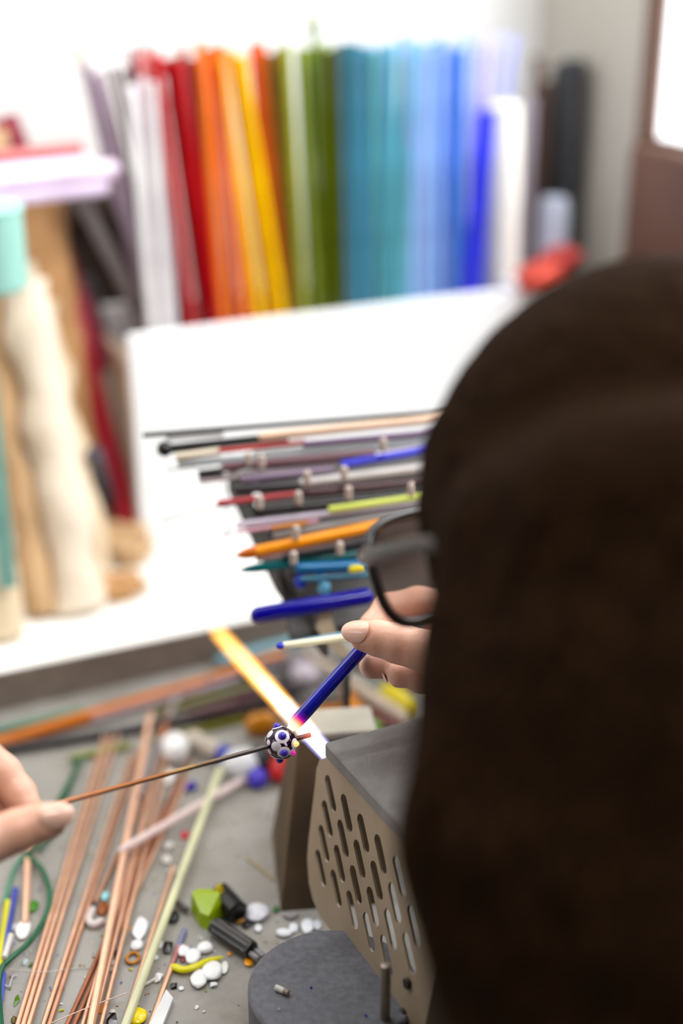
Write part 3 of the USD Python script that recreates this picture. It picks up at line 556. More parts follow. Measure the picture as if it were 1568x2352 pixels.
thing('copper_rod', 'grey rod end with a rusty patch lying behind the copper rods', 'copper rod', [('shaft', rod(a, a + (b - a) * .5, .0024, 12, 'cut'), mat('grey_metal', (140, 132, 134), 0.4, .1)), ('rusty_part', rod(a + (b - a) * .5, a + (b - a) * 1.0, .0024, 12, 'cut'), mat('rusty_metal', (170, 100, 66), 0.5, .25), None, None, 'rusty orange patch'), ('far_shaft', rod(b, b + (b - a) * 1.2, .0024, 12, 'cut'), mat('grey_metal', (140, 132, 134)))])
def on(px, py, h=.0): return PZ(px, py, TABLE + h)
a, b = on(506, 1765, .0072), on(300, 2322, .0056)
single('glass_rod', rod(a, a + (b - a) * 1.1, .0023, 14, 'cut'), glass((232, 232, 196)), 'pale yellow green rod lying across the copper rods', 'glass rod')
a, b = on(272, 1957, .0115), on(562, 1788, .004)
single('glass_rod', rod(a, b, .0024, 14, 'round'), glass((240, 222, 220), .35, .25), 'translucent pink white rod lying across the copper rods', 'glass rod')
# green stringer in a loop
gl = [(186, 1742), (150, 1815), (112, 1880), (78, 1945), (62, 1962), (75, 1975), (98, 2000), (112, 2040), (112, 2080), (98, 2118), (66, 2165), (22, 2204), (2, 2228), (-3, 2280), (2, 2352), (4, 2400)]
single('glass_stringer', tube(spline([on(x, y, .0035 + .003 * math.sin(i * .7) ** 2) for i, (x, y) in enumerate(gl)], 6), .0015, 10), glass((24, 104, 68), .25, .08), 'bottle green stringer bent in a wide loop at the left edge', 'glass stringer')
gl = [(178, 1740), (162, 1800), (120, 1905), (92, 1950)]
single('glass_stringer', tube(spline([on(x, y, .0022) for x, y in gl], 6), .0014, 10), glass((36, 110, 78), .25, .08), 'straight bottle green stringer beside the loop', 'glass stringer')
gl = [(62, 1955), (36, 1990), (22, 2030), (10, 2075)]
single('glass_stringer', tube(spline([on(x, y, .0016) for x, y in gl], 6), .0013, 10), glass((84, 150, 122), .35, .1), 'faint green stringer left of the short copper rod', 'glass stringer')
single('glass_rod', rod(on(18, 2072, .0022), on(-6, 2240, .0022), .0020, 12, 'cut'), glass((226, 220, 44)), 'lemon yellow rod at the left edge', 'glass rod')
single('glass_rod', rod(on(36, 2042, .0022), on(6, 2206, .0022), .0018, 12, 'cut'), glass((72, 84, 176)), 'blue rod beside the lemon yellow rod', 'glass rod')
single('glass_rod', rod(on(25, 2148, .0040), on(10, 2200, .0040), .0016, 12, 'cut'), glass((232, 228, 222)), 'short white rod beside the blue rod', 'glass rod')
single('glass_rod', rod(on(8, 2236, .0018), on(-2, 2320, .0018), .0015, 12, 'cut'), glass((110, 120, 230)), 'small violet blue rod under the green loop', 'glass rod')
for pts, r, rgb, label in [([(18, 2226), (100, 2232), (170, 2224), (250, 2221)], .00022, (226, 220, 216), 'hair thin clear stringer lying level across the copper rods'),
                           ([(118, 2350), (200, 2315), (290, 2281)], .0003, (236, 214, 204), 'hair thin pinkish stringer slanting over the lower copper rods'),
                           ([(328, 2264), (350, 2252), (372, 2240)], .0008, (240, 238, 232), 'short white stringer beside the pale yellow rod'),
                           ([(6, 2258), (20, 2266), (26, 2250), (30, 2242), (38, 2240)], .0004, (226, 228, 240), 'tiny clear curl of glass under the green loop'),
                           ([(566, 1970), (590, 1988), (628, 2018)], .0006, (214, 190, 140), 'thin sand coloured stringer left of the brick')]:
    single('glass_stringer', tube(spline([on(x, y, .0070 if i < 2 and 'level' in label or 'slanting' in label else .0012) for i, (x, y) in enumerate(pts)], 6), r, 6), glass(rgb), label, 'glass stringer')

# ------------------------------------------------------------------ rods along the board, clutter behind the torch
def lay(x0, y0, x1, y1, rp, rgb, label, h=None, trans=0, ends='cut', ext=0.0):
    d = np.linalg.norm(on((x0 + x1) / 2, (y0 + y1) / 2) - EYE) * .97; r = rp / FPX * d; h = r if h is None else h
    a, b = on(x0, y0, h), on(x1, y1, h); a = a - (b - a) * ext
    single('glass_rod', rod(a, b, r, 16, ends), glass(rgb, trans, .12) if trans else glass(rgb, through=.2), label, 'glass rod')
lay(0, 1706, 470, 1566, 15, (206, 112, 8), 'long amber brown rod lying along the board edge', ext=.1)
lay(478, 1562, 650, 1503, 14, (210, 124, 30), 'second amber rod in line with the long one, under the flame')
lay(0, 1676, 190, 1632, 9, (92, 138, 112), 'jade green rod between the amber rod and the board', ext=.1)
lay(210, 1655, 470, 1580, 10, (172, 148, 150), 'dull rose rod in front of the long amber rod', h=.0035)
lay(470, 1580, 600, 1540, 9, (168, 150, 168), 'dull mauve rod in front of the second amber rod', h=.0035)
lay(360, 1640, 590, 1572, 9, (122, 116, 44), 'olive rod in front of the dull rose rod', h=.003)
lay(430, 1646, 610, 1592, 9, (96, 30, 44), 'wine dark rod in front of the olive rod', h=.003)
lay(40, 1718, 620, 1622, 12, (44, 38, 38), 'long black rod lying in front of the amber rod', h=.0036, ext=.1)
lay(350, 1702, 560, 1652, 8, (128, 124, 30), 'mossy yellow green rod in front of the long black rod', h=.0025)
lay(160, 1742, 300, 1712, 8, (132, 136, 40), 'short mossy rod at the far end of the copper rods', h=.0025)
lay(500, 1520, 690, 1470, 14, (130, 178, 190), 'pale turquoise rod lying in the shade of the board edge', h=.006)
lay(560, 1668, 640, 1655, 26, (204, 132, 6), 'stout amber stub lying behind the bead', h=.0075, ends='round')
lay(650, 1642, 785, 1628, 13, (206, 128, 8), 'amber rod behind the blue rod in the flame', h=.0048)
lay(702, 1498, 940, 1656, 13, (206, 190, 172), 'beige rod lying slantwise behind the right hand', h=.0085)
lay(745, 1500, 800, 1540, 8, (30, 28, 30), 'short black rod above the slanting beige rod', h=.003)
lay(790, 1590, 830, 1640, 14, (228, 140, 20), 'short orange stub left of the slanting beige rod', h=.0045, ends='round')
lay(796, 1636, 872, 1676, 13, (150, 200, 100), 'light green rod above the torch plate', h=.0045)
lay(850, 1640, 930, 1680, 20, (104, 34, 22), 'dark brick red rod behind the torch plate', h=.006)
lay(876, 1584, 962, 1634, 26, (224, 204, 4), 'thick yellow rod below the right hand', h=.0075, ends='round')
lay(690, 1455, 760, 1440, 12, (28, 14, 110), 'dark blue rod under the thick cobalt rod', h=.03)
lay(540, 1600, 700, 1570, 10, (80, 62, 66), 'dark rosy brown rod behind the flame', h=.004)
lay(640, 1560, 690, 1545, 10, (52, 50, 52), 'short black stub right of the flame', h=.005)
lay(640, 1530, 760, 1500, 9, (150, 134, 150), 'greyed mauve rod right of the flame', h=.0055)
lay(720, 1625, 800, 1600, 11, (34, 30, 30), 'short black rod behind the blue rod', h=.004)
for q in [(470, 1648, 640, 1618, 13, (60, 48, 46), 'dark umber rod left of the stout amber stub', .005), (590, 1606, 700, 1584, 11, (50, 42, 44), 'blackish brown rod crossing under the flame', .008), (610, 1640, 760, 1600, 12, (74, 58, 54), 'dark cocoa rod behind the blue rod tip', .003),
          (770, 1545, 880, 1600, 14, (46, 62, 36), 'dark forest green rod under the right hand', .005), (800, 1520, 960, 1580, 13, (58, 52, 44), 'dark taupe rod under the right hand', .012), (560, 1545, 660, 1520, 12, (96, 84, 96), 'smoky mauve rod left of the greyed mauve rod', .009), (660, 1600, 740, 1560, 9, (120, 104, 116), 'smoky lilac rod below the rounded lilac lump', .003)]:
    lay(*q[:7], h=q[7])
def scrap(px, py, rx, ry, rgb, label, h=None, kind='blob', seed=0, trans=0, rot=0.0, name='glass_scrap'):
    p = on(px, py); d = np.linalg.norm(p - EYE); sx, sy = rx / FPX * d, ry / FPX * d / .62
    h = min(sx, sy) * .44 if h is None else h
    m = (blob if kind == 'blob' else chip)(p + Z * h * .96, (sx, sy, h), seed or int(px * 7 + py), **({'amp': .14} if kind == 'blob' else {}), rot=rot)
    single(name, m, glass(rgb, trans, .06) if trans else glass(rgb, through=.15), label, 'glass scrap', smooth=True if kind == 'blob' else 18)
scrap(700, 1572, 34, 24, (206, 194, 204), 'rounded lilac white lump right of the flame', .008)
scrap(404, 1738, 32, 30, (244, 244, 244), 'big round white glass lump at the far end of the copper rods', .008)
scrap(386, 1788, 14, 18, (240, 238, 238), 'small white drop below the big round white lump')
a, b = on(430, 1690, .006), on(508, 1732, .006)
thing('glass_rod', 'cream stub with a blue band and white end left of the bead', 'glass rod', [('shaft', rod(a, b, .0062, 18, 'round'), glass((216, 204, 188))), ('band', rod(on(506, 1731, .006), on(524, 1738, .006), .0063, 18, 'cut'), glass((50, 70, 190)), None, None, 'blue band'), ('white_end', blob(on(556, 1752, .0082), (.0125, .0105, .0088), 4, .08, 3), glass((240, 242, 248)), None, True, 'swollen white end')])
scrap(437, 1812, 17, 15, (10, 20, 170), 'clear deep blue glass lump behind the mandrel', trans=.5, kind='chip')
scrap(598, 1770, 26, 22, (40, 40, 48), 'black glass lump below the bead', .009)
scrap(640, 1790, 22, 24, (196, 14, 20), 'bright red glass lump below the bead', .008)
scrap(636, 1742, 22, 18, (214, 70, 52), 'coral red glass lump right below the bead', .007)
scrap(592, 1806, 22, 16, (70, 50, 190), 'violet blue glass lump below the black one', .006)
scrap(650, 1876, 13, 12, (150, 214, 244), 'shiny pale cyan glass drop left of the brick', trans=0)
scrap(424, 1921, 9, 9, (206, 30, 44), 'small red glass crumb beside the pale yellow rod')
for k, (px, py, w) in enumerate([(388, 1948, 'upper'), (384, 1978, 'middle'), (395, 2003, 'lower')]):
    scrap(px, py, 13, 10, (226, 222, 218), w + ' of three clear chips between the copper and pale yellow rods', trans=.4, kind='chip')
a, b = on(505, 2050, .0066), on(546, 2096, .0066)
single('glass_rod', rod(a, b, .0062, 9, 'cut'), glass((30, 28, 28), through=.02), 'stout black glass stub behind the yellow green cap', 'glass rod', smooth=20)
# yellow green faceted cap
q = on(474, 2112); e1 = unit(on(520, 2112) - q); e2 = np.cross(Z, e1)
pg = [(-.0092, .007), (-.006, .0105), (.003, .0105), (.0085, .007), (.0092, .002), (.005, -.002), (.0025, -.0095), (-.003, -.006)]
pv_ = [q + e1 * x + e2 * y + Z * 0 for x, y in pg] + [q + e1 * x * .86 + e2 * y * .86 + Z * (.009 + .004 * (y > .003)) for x, y in pg]
hm = trimesh.convex.convex_hull(np.array(pv_)); single('glass_scrap', (np.array(hm.vertices), np.array(hm.faces)), glass((170, 196, 8)), 'bright yellow green faceted glass chunk among the scraps', 'glass scrap', smooth=15)
scrap(507, 2088, 12, 9, (240, 214, 10), 'yellow corner piece on the right of the yellow green chunk', .009, 'chip')
a, b = on(492, 2126, .0048), on(578, 2184, .0048); ax = unit(b - a); s = np.cross(Z, ax)
thing('glass_rod', 'ribbed black glass stub pointing at the round marver', 'glass rod', [('shaft', join(rod(a, b, .0046, 14, 'cut'), *[rod(a + ax * .002 + (s * math.cos(t) + Z * math.sin(t)) * .0040, b - ax * .001 + (s * math.cos(t) + Z * math.sin(t)) * .0040, .0011, 8, 'cut') for t in (.5, 1.3, 2.1, 2.9, .0)]), glass((26, 24, 25), through=.02), None, 25),
    ('tube_end', rod(b + s * .0014, b + ax * .0085 + s * .0014, .0016, 12, 'round'), mat('dark_metal_tube', (120, 116, 118), 0.3, .1)), ('tube_end', rod(b - s * .0018, b + ax * .0075 - s * .0018, .0016, 12, 'round'), mat('dark_metal_tube', (120, 116, 118)))])
a, b = on(405, 2070, .003), on(432, 2092, .003)
single('glass_rod', rod(a, b, .0016, 10, 'round'), glass((96, 90, 92)), 'short smoky rod behind the yellow green chunk', 'glass rod')
S = [(397, 2110, 14, 14, (38, 36, 42), 'black glass lump left of the yellow green chunk', 'blob', 0), (386, 2180, 16, 12, (34, 32, 34), 'black glass chip above the yellow curl', 'chip', 0),
     (588, 2104, 25, 18, (232, 232, 240), 'big white glass pebble behind the round marver', 'blob', 0), (566, 2126, 10, 8, (24, 24, 28), 'small black drop beside the big white pebble', 'blob', 0),
     (551, 2118, 10, 6, (200, 140, 40), 'small ochre crumb between the black stub and white pebble', 'blob', 0), (668, 2106, 20, 8, (170, 166, 166), 'clear glass shard in front of the brick', 'chip', .5),
     (593, 2135, 9, 8, (236, 238, 244), 'little white drop under the big white pebble', 'blob', 0), (652, 2147, 18, 8, (236, 240, 244), 'flat white chip at the rim of the round marver', 'blob', 0),
     (674, 2134, 10, 10, (236, 238, 244), 'upright white chip before the brick', 'blob', 0), (706, 2132, 14, 15, (240, 244, 250), 'white chip under the perforated plate', 'blob', 0), (728, 2128, 9, 10, (224, 228, 236), 'right hand white chip under the perforated plate', 'blob', 0),
     (322, 2138, 16, 22, (240, 242, 246), 'long white pebble beside the pale yellow rod', 'blob', 0), (314, 2175, 14, 10, (230, 228, 230), 'smaller white pebble above the ochre ring', 'blob', 0),
     (367, 2172, 7, 8, (236, 236, 240), 'tiny white pebble left of the black chip', 'blob', 0), (356, 2201, 7, 6, (230, 230, 234), 'tiny white crumb beside the pale yellow rod', 'blob', 0),
     (420, 2188, 14, 11, (236, 236, 240), 'white pebble behind the yellow curl, left one', 'blob', 0), (443, 2202, 17, 15, (240, 240, 242), 'white pebble behind the yellow curl, right one', 'blob', 0),
     (471, 2182, 18, 11, (240, 240, 242), 'oval white pebble below the ribbed black stub', 'blob', 0), (420, 2206, 6, 6, (120, 22, 30), 'dark red crumb between two white pebbles', 'blob', 0),
     (487, 2237, 23, 19, (244, 244, 244), 'largest white pebble in front of the yellow curl', 'blob', 0), (457, 2254, 18, 18, (242, 242, 242), 'second largest white pebble, left of the largest', 'blob', 0),
     (515, 2225, 9, 12, (238, 238, 230), 'white pebble at the right end of the yellow curl', 'blob', 0), (490, 2265, 10, 6, (228, 230, 234), 'little white chip in front of the largest pebble', 'chip', 0),
     (571, 2213, 10, 9, (244, 162, 8), 'small orange ball beside the round marver', 'blob', 0), (527, 2193, 6, 4, (222, 150, 50), 'tiny orange crumb behind the orange ball', 'blob', 0),
     (400, 2267, 10, 7, (30, 28, 30), 'small black chip in front of the white pebbles', 'chip', 0), (416, 2272, 6, 4, (232, 232, 240), 'tiny white crumb beside the small black chip', 'blob', 0), (362, 2250, 13, 9, (232, 230, 230), 'white chip at the end of the short white stringer', 'chip', 0),
     (452, 2315, 5, 4, (240, 232, 230), 'lone white crumb on the bare worktop', 'chip', 0), (468, 2325, 4, 3, (196, 190, 186), 'lone grey crumb on the bare worktop', 'chip', 0),
     (293, 2134, 6, 5, (232, 150, 10), 'orange crumb beside the long white pebble', 'blob', 0), (232, 2319, 6, 9, (236, 140, 10), 'orange crumb between the lower copper rods', 'blob', 0),
     (241, 2061, 9, 9, (150, 214, 220), 'shiny aqua drop between the copper rods', 'blob', 0), (236, 2090, 12, 15, (160, 84, 6), 'dark amber lump between the copper rods', 'blob', .3),
     (222, 2084, 9, 8, (90, 90, 98), 'smoky crumb beside the dark amber lump', 'chip', .4), (54, 2140, 16, 19, (236, 234, 232), 'white pebble at the end of the short copper rod', 'blob', 0), (32, 2132, 8, 8, (206, 204, 206), 'greyish pebble left of the white one at the left edge', 'blob', 0),
     (77, 2085, 11, 12, (64, 140, 4), 'green glass lump inside the green loop', 'blob', .3), (39, 2300, 6, 13, (90, 140, 20), 'green crumb at the lower left', 'chip', .3), (70, 2218, 6, 9, (96, 120, 50), 'olive green crumb under the green loop', 'chip', .3),
     (58, 2212, 7, 7, (206, 222, 226), 'clear crumb under the green loop', 'chip', .4), (313, 2342, 23, 15, (246, 222, 10), 'shiny yellow bean of glass at the bottom edge', 'blob', 0),
     (260, 2346, 15, 13, (26, 24, 26), 'faceted black lump at the bottom edge', 'chip', 0), (305, 2325, 13, 8, (240, 242, 238), 'white chip behind the yellow bean', 'blob', 0), (312, 2308, 8, 8, (236, 238, 236), 'small white chip above the yellow bean', 'chip', 0),
     (270, 2192, 7, 8, (40, 36, 40), 'small black crumb between copper rods', 'blob', 0), (260, 2214, 8, 5, (230, 226, 228), 'small whitish crumb between copper rods', 'blob', 0), (258, 2228, 9, 5, (206, 196, 196), 'small rosy grey crumb between copper rods', 'blob', 0),
     (300, 2228, 6, 3, (190, 180, 40), 'mustard crumb under the ochre ring', 'chip', 0), (163, 2219, 6, 3, (150, 170, 40), 'yellow green crumb between the copper rods', 'chip', 0), (258, 2325, 7, 4, (226, 216, 210), 'pale crumb behind the faceted black lump', 'chip', 0),
     (34, 2344, 8, 8, (130, 110, 60), 'brownish crumb at the lower left corner', 'chip', .2), (142, 2324, 6, 4, (190, 200, 60), 'yellow crumb beside the lower copper rods', 'chip', 0), (634, 2092, 8, 7, (60, 120, 50), 'green crumb at the foot of the brick', 'blob', .3)]
for px, py, rx, ry, rgb, label, kd, tr in S: scrap(px, py, rx, ry, rgb, label, None, kd, trans=tr)
single('glass_scrap', tube(spline([on(400, 2221, .0022), on(422, 2227, .0024), on(448, 2220, .0030), (on(475, 2208, .0034)), on(508, 2199, .0028)], 6), np.r_[np.linspace(.0022, .0019, 20), np.linspace(.0019, .0010, 5)], 12, flat=.7), glass((236, 228, 6)), 'curved yellow curl of glass among white pebbles', 'glass scrap')
t = np.linspace(0, 2 * math.pi, 24)[:-1]; c = on(305, 2200, .0014)
single('glass_scrap', tube([c + np.array([math.cos(a) * .0032, math.sin(a) * .0040, 0]) for a in np.linspace(.3, 6.1, 22)], .0009, 8), glass((206, 140, 40)), 'small ochre ring of glass beside the pale yellow rod', 'glass scrap')
single('glass_scrap', tube(spline([on(212, 2090, .002), on(204, 2112, .002), on(214, 2124, .002), on(232, 2116, .0022)], 6), .0021, 10), glass((226, 216, 214)), 'white hook of glass between the copper rods', 'glass scrap')
pq = [on(382, 2280, .001), on(398, 2300, .001), on(370, 2370, .001), on(338, 2372, .001)]
pq = np.array(pq); hm = trimesh.convex.convex_hull(np.vstack([pq, pq + Z * .0022]))
single('glass_scrap', (np.array(hm.vertices), np.array(hm.faces)), glass((244, 246, 248)), 'flat angular white glass offcut at the bottom edge', 'glass scrap', smooth=10)
# fine crumbs nobody could count
cr = []
for k in range(280):
    px, py = rng.uniform(0, 660), rng.uniform(1800, 2352)
    s = rng.uniform(.0003, .0011); cr.append(chip(on(px, py, s * .5), (s * rng.uniform(.7, 1.4), s, s * .55), k + 900, rng.uniform(0, 3), 7))
cols = [(230, 228, 226), (150, 160, 60), (120, 114, 110), (110, 116, 190), (190, 120, 50)]
for i, (c, w) in enumerate(zip(cols, ('whitish', 'yellow green', 'grey', 'bluish', 'ochre'))):
    single('glass_crumbs', join(*cr[i::5]), glass(c), w + ' glass crumbs scattered over the worktop', 'crumbs', kind='stuff', smooth=False)

# ================================================================== torch, plate, marver, brick
TA = PD(745, 1705, .71)
ea = unit(PZ(870, 1662, TA[2]) - TA); eb = unit(PZ(905, 1881, TA[2]) - TA); ea = unit(ea - eb * (ea @ eb))
M_slab = mat('grey_graphite', (122, 120, 118), 0.55, 0.12, 120, 0.3, 900)
M_slab_edge = M_slab
M_plate = mat('beige_coated_steel', (158, 140, 118), 0.45, 0.05, 60)
M_bolt = mat('dark_bolt', (70, 62, 56), 0.4, 0.1, metallic=0.8)
sl_w, sl_l, sl_t = .066, .155, .0085
slabm = box(TA + ea * sl_w / 2 + eb * sl_l / 2 - Z * sl_t / 2, (sl_w, sl_l, sl_t), (ea, eb, Z), .0009)
tilt = math.radians(7.5); dn = -Z * math.cos(tilt) - ea * math.sin(tilt); pn = np.cross(eb, dn)
po = TA - Z * (sl_t - .0005) + ea * .002
def on_plate(px, py):
    q = PN(px, py, pn, po @ pn) - po; return (q @ eb, q @ dn)
outl = [(733, 1746), (726, 1768), (724, 1795), (716, 1862), (708, 1930), (705, 1972), (709, 2028), (718, 2066), (735, 2106), (790, 2178), (868, 2278), (950, 2372)]
P = [on_plate(*p) for p in outl]; xmax = max(p[0] for p in P) + .004
poly = Polygon(P + [(xmax + .004, P[-1][1]), (xmax + .004, .0), (.001, 0.0)]).buffer(.0008).buffer(-.0008)
holes = []
g0 = np.array(on_plate((600 + 36) / 3.136 + 560 - 4, (420 + 122) / 3.136 + 1650)); gx = np.array(on_plate((835 + 36) / 3.136 + 560 - 4, (705 + 122) / 3.136 + 1650)); gy = np.array(on_plate((505 + 36) / 3.136 + 560 - 4, (1130 + 122) / 3.136 + 1650))
sx, sy = (gx - g0) / 2, (gy - g0) / 4
h0 = np.array(on_plate(600 / 3.136 + 560, 425 / 3.136 + 1650)); h1 = np.array(on_plate(650 / 3.136 + 560, 660 / 3.136 + 1650)); hv = h1 - h0; hl = np.linalg.norm(hv)
for i in range(0, 6):
    for j in range(0, 6):
        c = g0 + sx * i + sy * j; s = LineString([c - hv * .38, c + hv * .38]).buffer(.0032)
        if poly.buffer(-.003).contains(s) and c[0] < xmax - .012 and min(np.linalg.norm(c - np.array(on_plate(*q))) for q in ((938, 2258), (928, 2328))) > .013: holes.append(s)
plate_poly = poly
for h in holes: plate_poly = plate_poly.difference(h)
pm = slab(plate_poly, po, eb, dn, pn, .0012)
fold = box(po + eb * (xmax + .0035) + dn * (P[-1][1] * .5) + ea * .03, (.06, .0014, P[-1][1]), (ea, eb, dn), .0004)
bolts = [('bolt', join(disc(np.zeros(3), .0026, .0016, .0004, 12)), M_bolt)]
def bolt_at(px, py):
    x, y = on_plate(px, py); R = np.array([eb, dn, -pn]); v, f = disc(np.zeros(3), .0027, .0018, .0004, 14); v = v @ R + po + eb * x + dn * y - pn * .0
    return v, (f if np.linalg.det(R) > 0 else f[:, ::-1])
tb = TA + ea * .03 - Z * .024 + eb * .012
body = tube([tb, tb + eb * .03, tb + eb * .032, tb + eb * .12], [.011, .011, .013, .013], 28, 'cut')
nz = TA - Z * .0135 + ea * .006
nzz = nz + ea * .0045
nozzle = tube([nzz + eb * .0035, nzz + eb * .02, nzz + eb * .034], [.0050, .0050, .0050], 24, 'cut')
mc = PZ(765, 2262, TABLE + .031)
post_top = po + eb * on_plate(872, 2280)[0] + dn * on_plate(872, 2272)[1] + ea * .004
ptx = PZ(884, 2338, TABLE + .031)
thing('torch', 'bench torch with a grey top slab and a beige slotted shield', 'torch', [
    ('top_slab', slabm, M_slab, None, 20), ('shield_plate', pm, M_plate, [('bolt', bolt_at(938, 2258), M_bolt), ('bolt', bolt_at(928, 2328), M_bolt)], 25, 'beige steel shield with rows of slanted slots'),
    ('side_flange', fold, M_plate, None, 20), ('torch_body', body, mat('torch_brass', (120, 108, 92), 0.35, 0.1, metallic=0.7)), ('nozzle', nozzle, mat('torch_brass', (120, 108, 92))),
    ('post', rod(np.array([ptx[0], ptx[1], TABLE + .0308]), np.array([ptx[0], ptx[1], TA[2] - .055]), .0024, 16, 'cut'), mat('post_steel', (150, 138, 124), 0.3, .05, metallic=.6)),
    ('bracket', box(tb + eb * .07 + Z * .0125, (.03, .05, .005), (ea, eb, Z), .001), M_bolt)])
M_marv = usdkit.material(stage, '/World/Looks/dark_marver_graphite', {'tc': ('texture_coordinate', {}), 'n': ('noise_texture', {'scale': 260, 'detail': 3}), 'r': ('rgb_ramp', {'ramp': [(0.35, lin((84, 85, 92))), (0.6, lin((98, 99, 106))), (0.74, lin((104, 105, 112))), (0.8, lin((150, 150, 156)))]}),
    'p': ('principled_bsdf', {'roughness': 0.6}), 'b': ('bump', {'strength': 0.2, 'distance': 0.0006})}, [('tc.object', 'n.vector'), ('n.fac', 'r.fac'), ('r.color', 'p.base_color'), ('n.fac', 'b.height'), ('b.normal', 'p.normal')], surface='p.BSDF')
thing('marver', 'round dark grey graphite marver under the torch', 'marver', [('body', disc(np.array([mc[0], mc[1], TABLE]), .0404, .0308, .0012, 96), M_marv)])
a, b = PZ(633, 2268, TABLE + .0325), PZ(652, 2276, TABLE + .0325); c = PZ(662, 2281, TABLE + .0325)
thing('glass_rod', 'tiny white rod end lying on the round marver', 'glass rod', [('shaft', rod(a, b, .0015, 12, 'cut'), glass((238, 236, 226))), ('stained_end', rod(b, c, .0014, 12, 'cut'), glass((170, 150, 136)), None, None, 'brownish end')])
for px, py, rgb, w in [(714, 2268, (60, 60, 220), 'blue crumb'), (840, 2332, (70, 70, 230), 'second blue crumb'), (640, 2318, (220, 220, 230), 'white crumb')]:
    single('glass_scrap', chip(PZ(px, py, TABLE + .0313), (.0008, .0008, .0006), px), glass(rgb), 'tiny ' + w + ' lying on the round marver', 'glass scrap')
# brick behind the shield
kt = .833
kx = unit(np.array([1.0, .12, 0])); ky = np.cross(Z, kx)
kb = PZ(645, 2094, TABLE); k0 = PZ(681, 1706, kt); kdp = (PZ(760, 1640, kt) - k0) @ ky
bq = [kb, kb + kx * .060, kb + kx * .060 + ky * .07, kb + ky * .07]; kw = (PZ(862, 1668, kt) - k0) @ kx; tq = [k0, k0 + kx * kw, k0 + kx * kw + ky * kdp, k0 + ky * kdp]
hm = trimesh.convex.convex_hull(np.array(bq + [np.array([q[0], q[1], kt - .005]) for q in tq] + [np.array([q[0], q[1], kt]) + (np.mean(tq, 0) - q) * .10 for q in tq]))
M_brick = usdkit.material(stage, '/World/Looks/scorched_brown_block', {'tc': ('texture_coordinate', {}), 'n': ('noise_texture', {'scale': 30, 'detail': 5}), 'r': ('rgb_ramp', {'ramp': [(0.3, lin((64, 48, 29))), (0.55, lin((82, 62, 39))), (0.75, lin((98, 77, 50)))]}), 'p': ('principled_bsdf', {'roughness': 0.7})},
    [('tc.object', 'n.vector'), ('n.fac', 'r.fac'), ('r.color', 'p.base_color')], surface='p.BSDF')
tc_ = np.mean(tq, 0)
cap = trimesh.convex.convex_hull(np.array([np.array([q[0], q[1], kt + dz]) + (q - tc_) * s for q in tq for dz, s in ((.0002, -.03), (.003, -.03), (.0042, -.07))]))
thing('brick', 'tall brown block with a pale top standing behind the shield', 'block', [('body', (np.array(hm.vertices), np.array(hm.faces)), M_brick, None, 20), ('top', (np.array(cap.vertices), np.array(cap.faces)), mat('pale_firebrick', (160, 154, 141), 0.8, 0.08, 60), None, 20, 'pale grey beige top')])

# ------------------------------------------------------------------ flame
fl0, fl1 = nz + eb * .000, None
fd = unit(-eb); L = .158
fl1 = fl0 + fd * L
def flame_mat(name, ramp, strength, fade, solid=False):
    nodes = {'g': ('geometry', {}), 's': ('vector_math', {'math_type': 'subtract', 'vector2': tuple(fl0)}), 'd': ('vector_math', {'math_type': 'dot_product', 'vector2': tuple(fd)}), 'm': ('map_range', {'from_min': 0.0, 'from_max': L, 'clamp': True}),
             'c': ('rgb_ramp', {'ramp': ramp}), 'f': ('rgb_ramp', {'ramp': fade}), 'k': ('math', {'math_type': 'multiply', 'value2': strength}),
             'v': ('emission', {}) if solid else ('principled_volume', {'density': 0.0})}
    e = ('v.strength', 'v.color') if solid else ('v.emission_strength', 'v.emission_color')
    return usdkit.material(stage, '/World/Looks/' + name, nodes, [('g.position', 's.vector1'), ('s.vector', 'd.vector1'), ('d.value', 'm.value'), ('m.result', 'c.fac'), ('m.result', 'f.fac'), ('f.color', 'k.value1'), ('k.value', e[0]), ('c.color', e[1])], **({'surface': 'v.emission'} if solid else {'volume': 'v.volume'}))
t = np.linspace(0, 1, 16)
core = tube(fl0 + fd * (L * .96) * t[:, None], .0034 + .0008 * np.sin(t * 3.0) - .0009 * t, 20, 'round')
mant = tube(fl0 + fd * L * t[:, None], .0046 + .0016 * np.sin(t * 2.6), 24, 'round')
b_ = [(0, (.55, .6, 1)), (.25, (.9, .9, 1)), (.4, (1, .93, .72)), (.6, (1, .82, .40)), (1, (1, .62, .16))]
m_ = [(0, (.35, .35, 1)), (.25, (.8, .7, .9)), (.38, (1, .62, .2)), (.6, (1, .46, .06)), (1, (1, .40, .04))]
def haze(name, color, k): return usdkit.material(stage, '/World/Looks/' + name, {'v': ('principled_volume', {'density': 0.0, 'emission_color': color, 'emission_strength': k})}, volume='v.volume')
mr = .0046 + .0016 * np.sin(t * 2.6)
mparts = [('mantle', tube((fl0 + fd * L * t[:, None])[a:b + 1], mr[a:b + 1], 24, e), haze('flame_mantle_' + w, c, k)) for a, b, e, w, c, k in ((0, 3, 'round', 'violet', (.42, .40, 1), 110.), (3, 6, 'cut', 'pale', (1, .66, .45), 110.), (6, 15, 'round', 'orange', (1, .44, .05), 120.))]
thing('flame', 'gas flame, white at the torch and orange at its far end', 'flame', [('core', core, flame_mat('flame_core', b_, 2.8, [(0, (1, 1, 1)), (.8, (.85, .85, .85)), (1, (.55, .55, .55))], True))] + mparts)

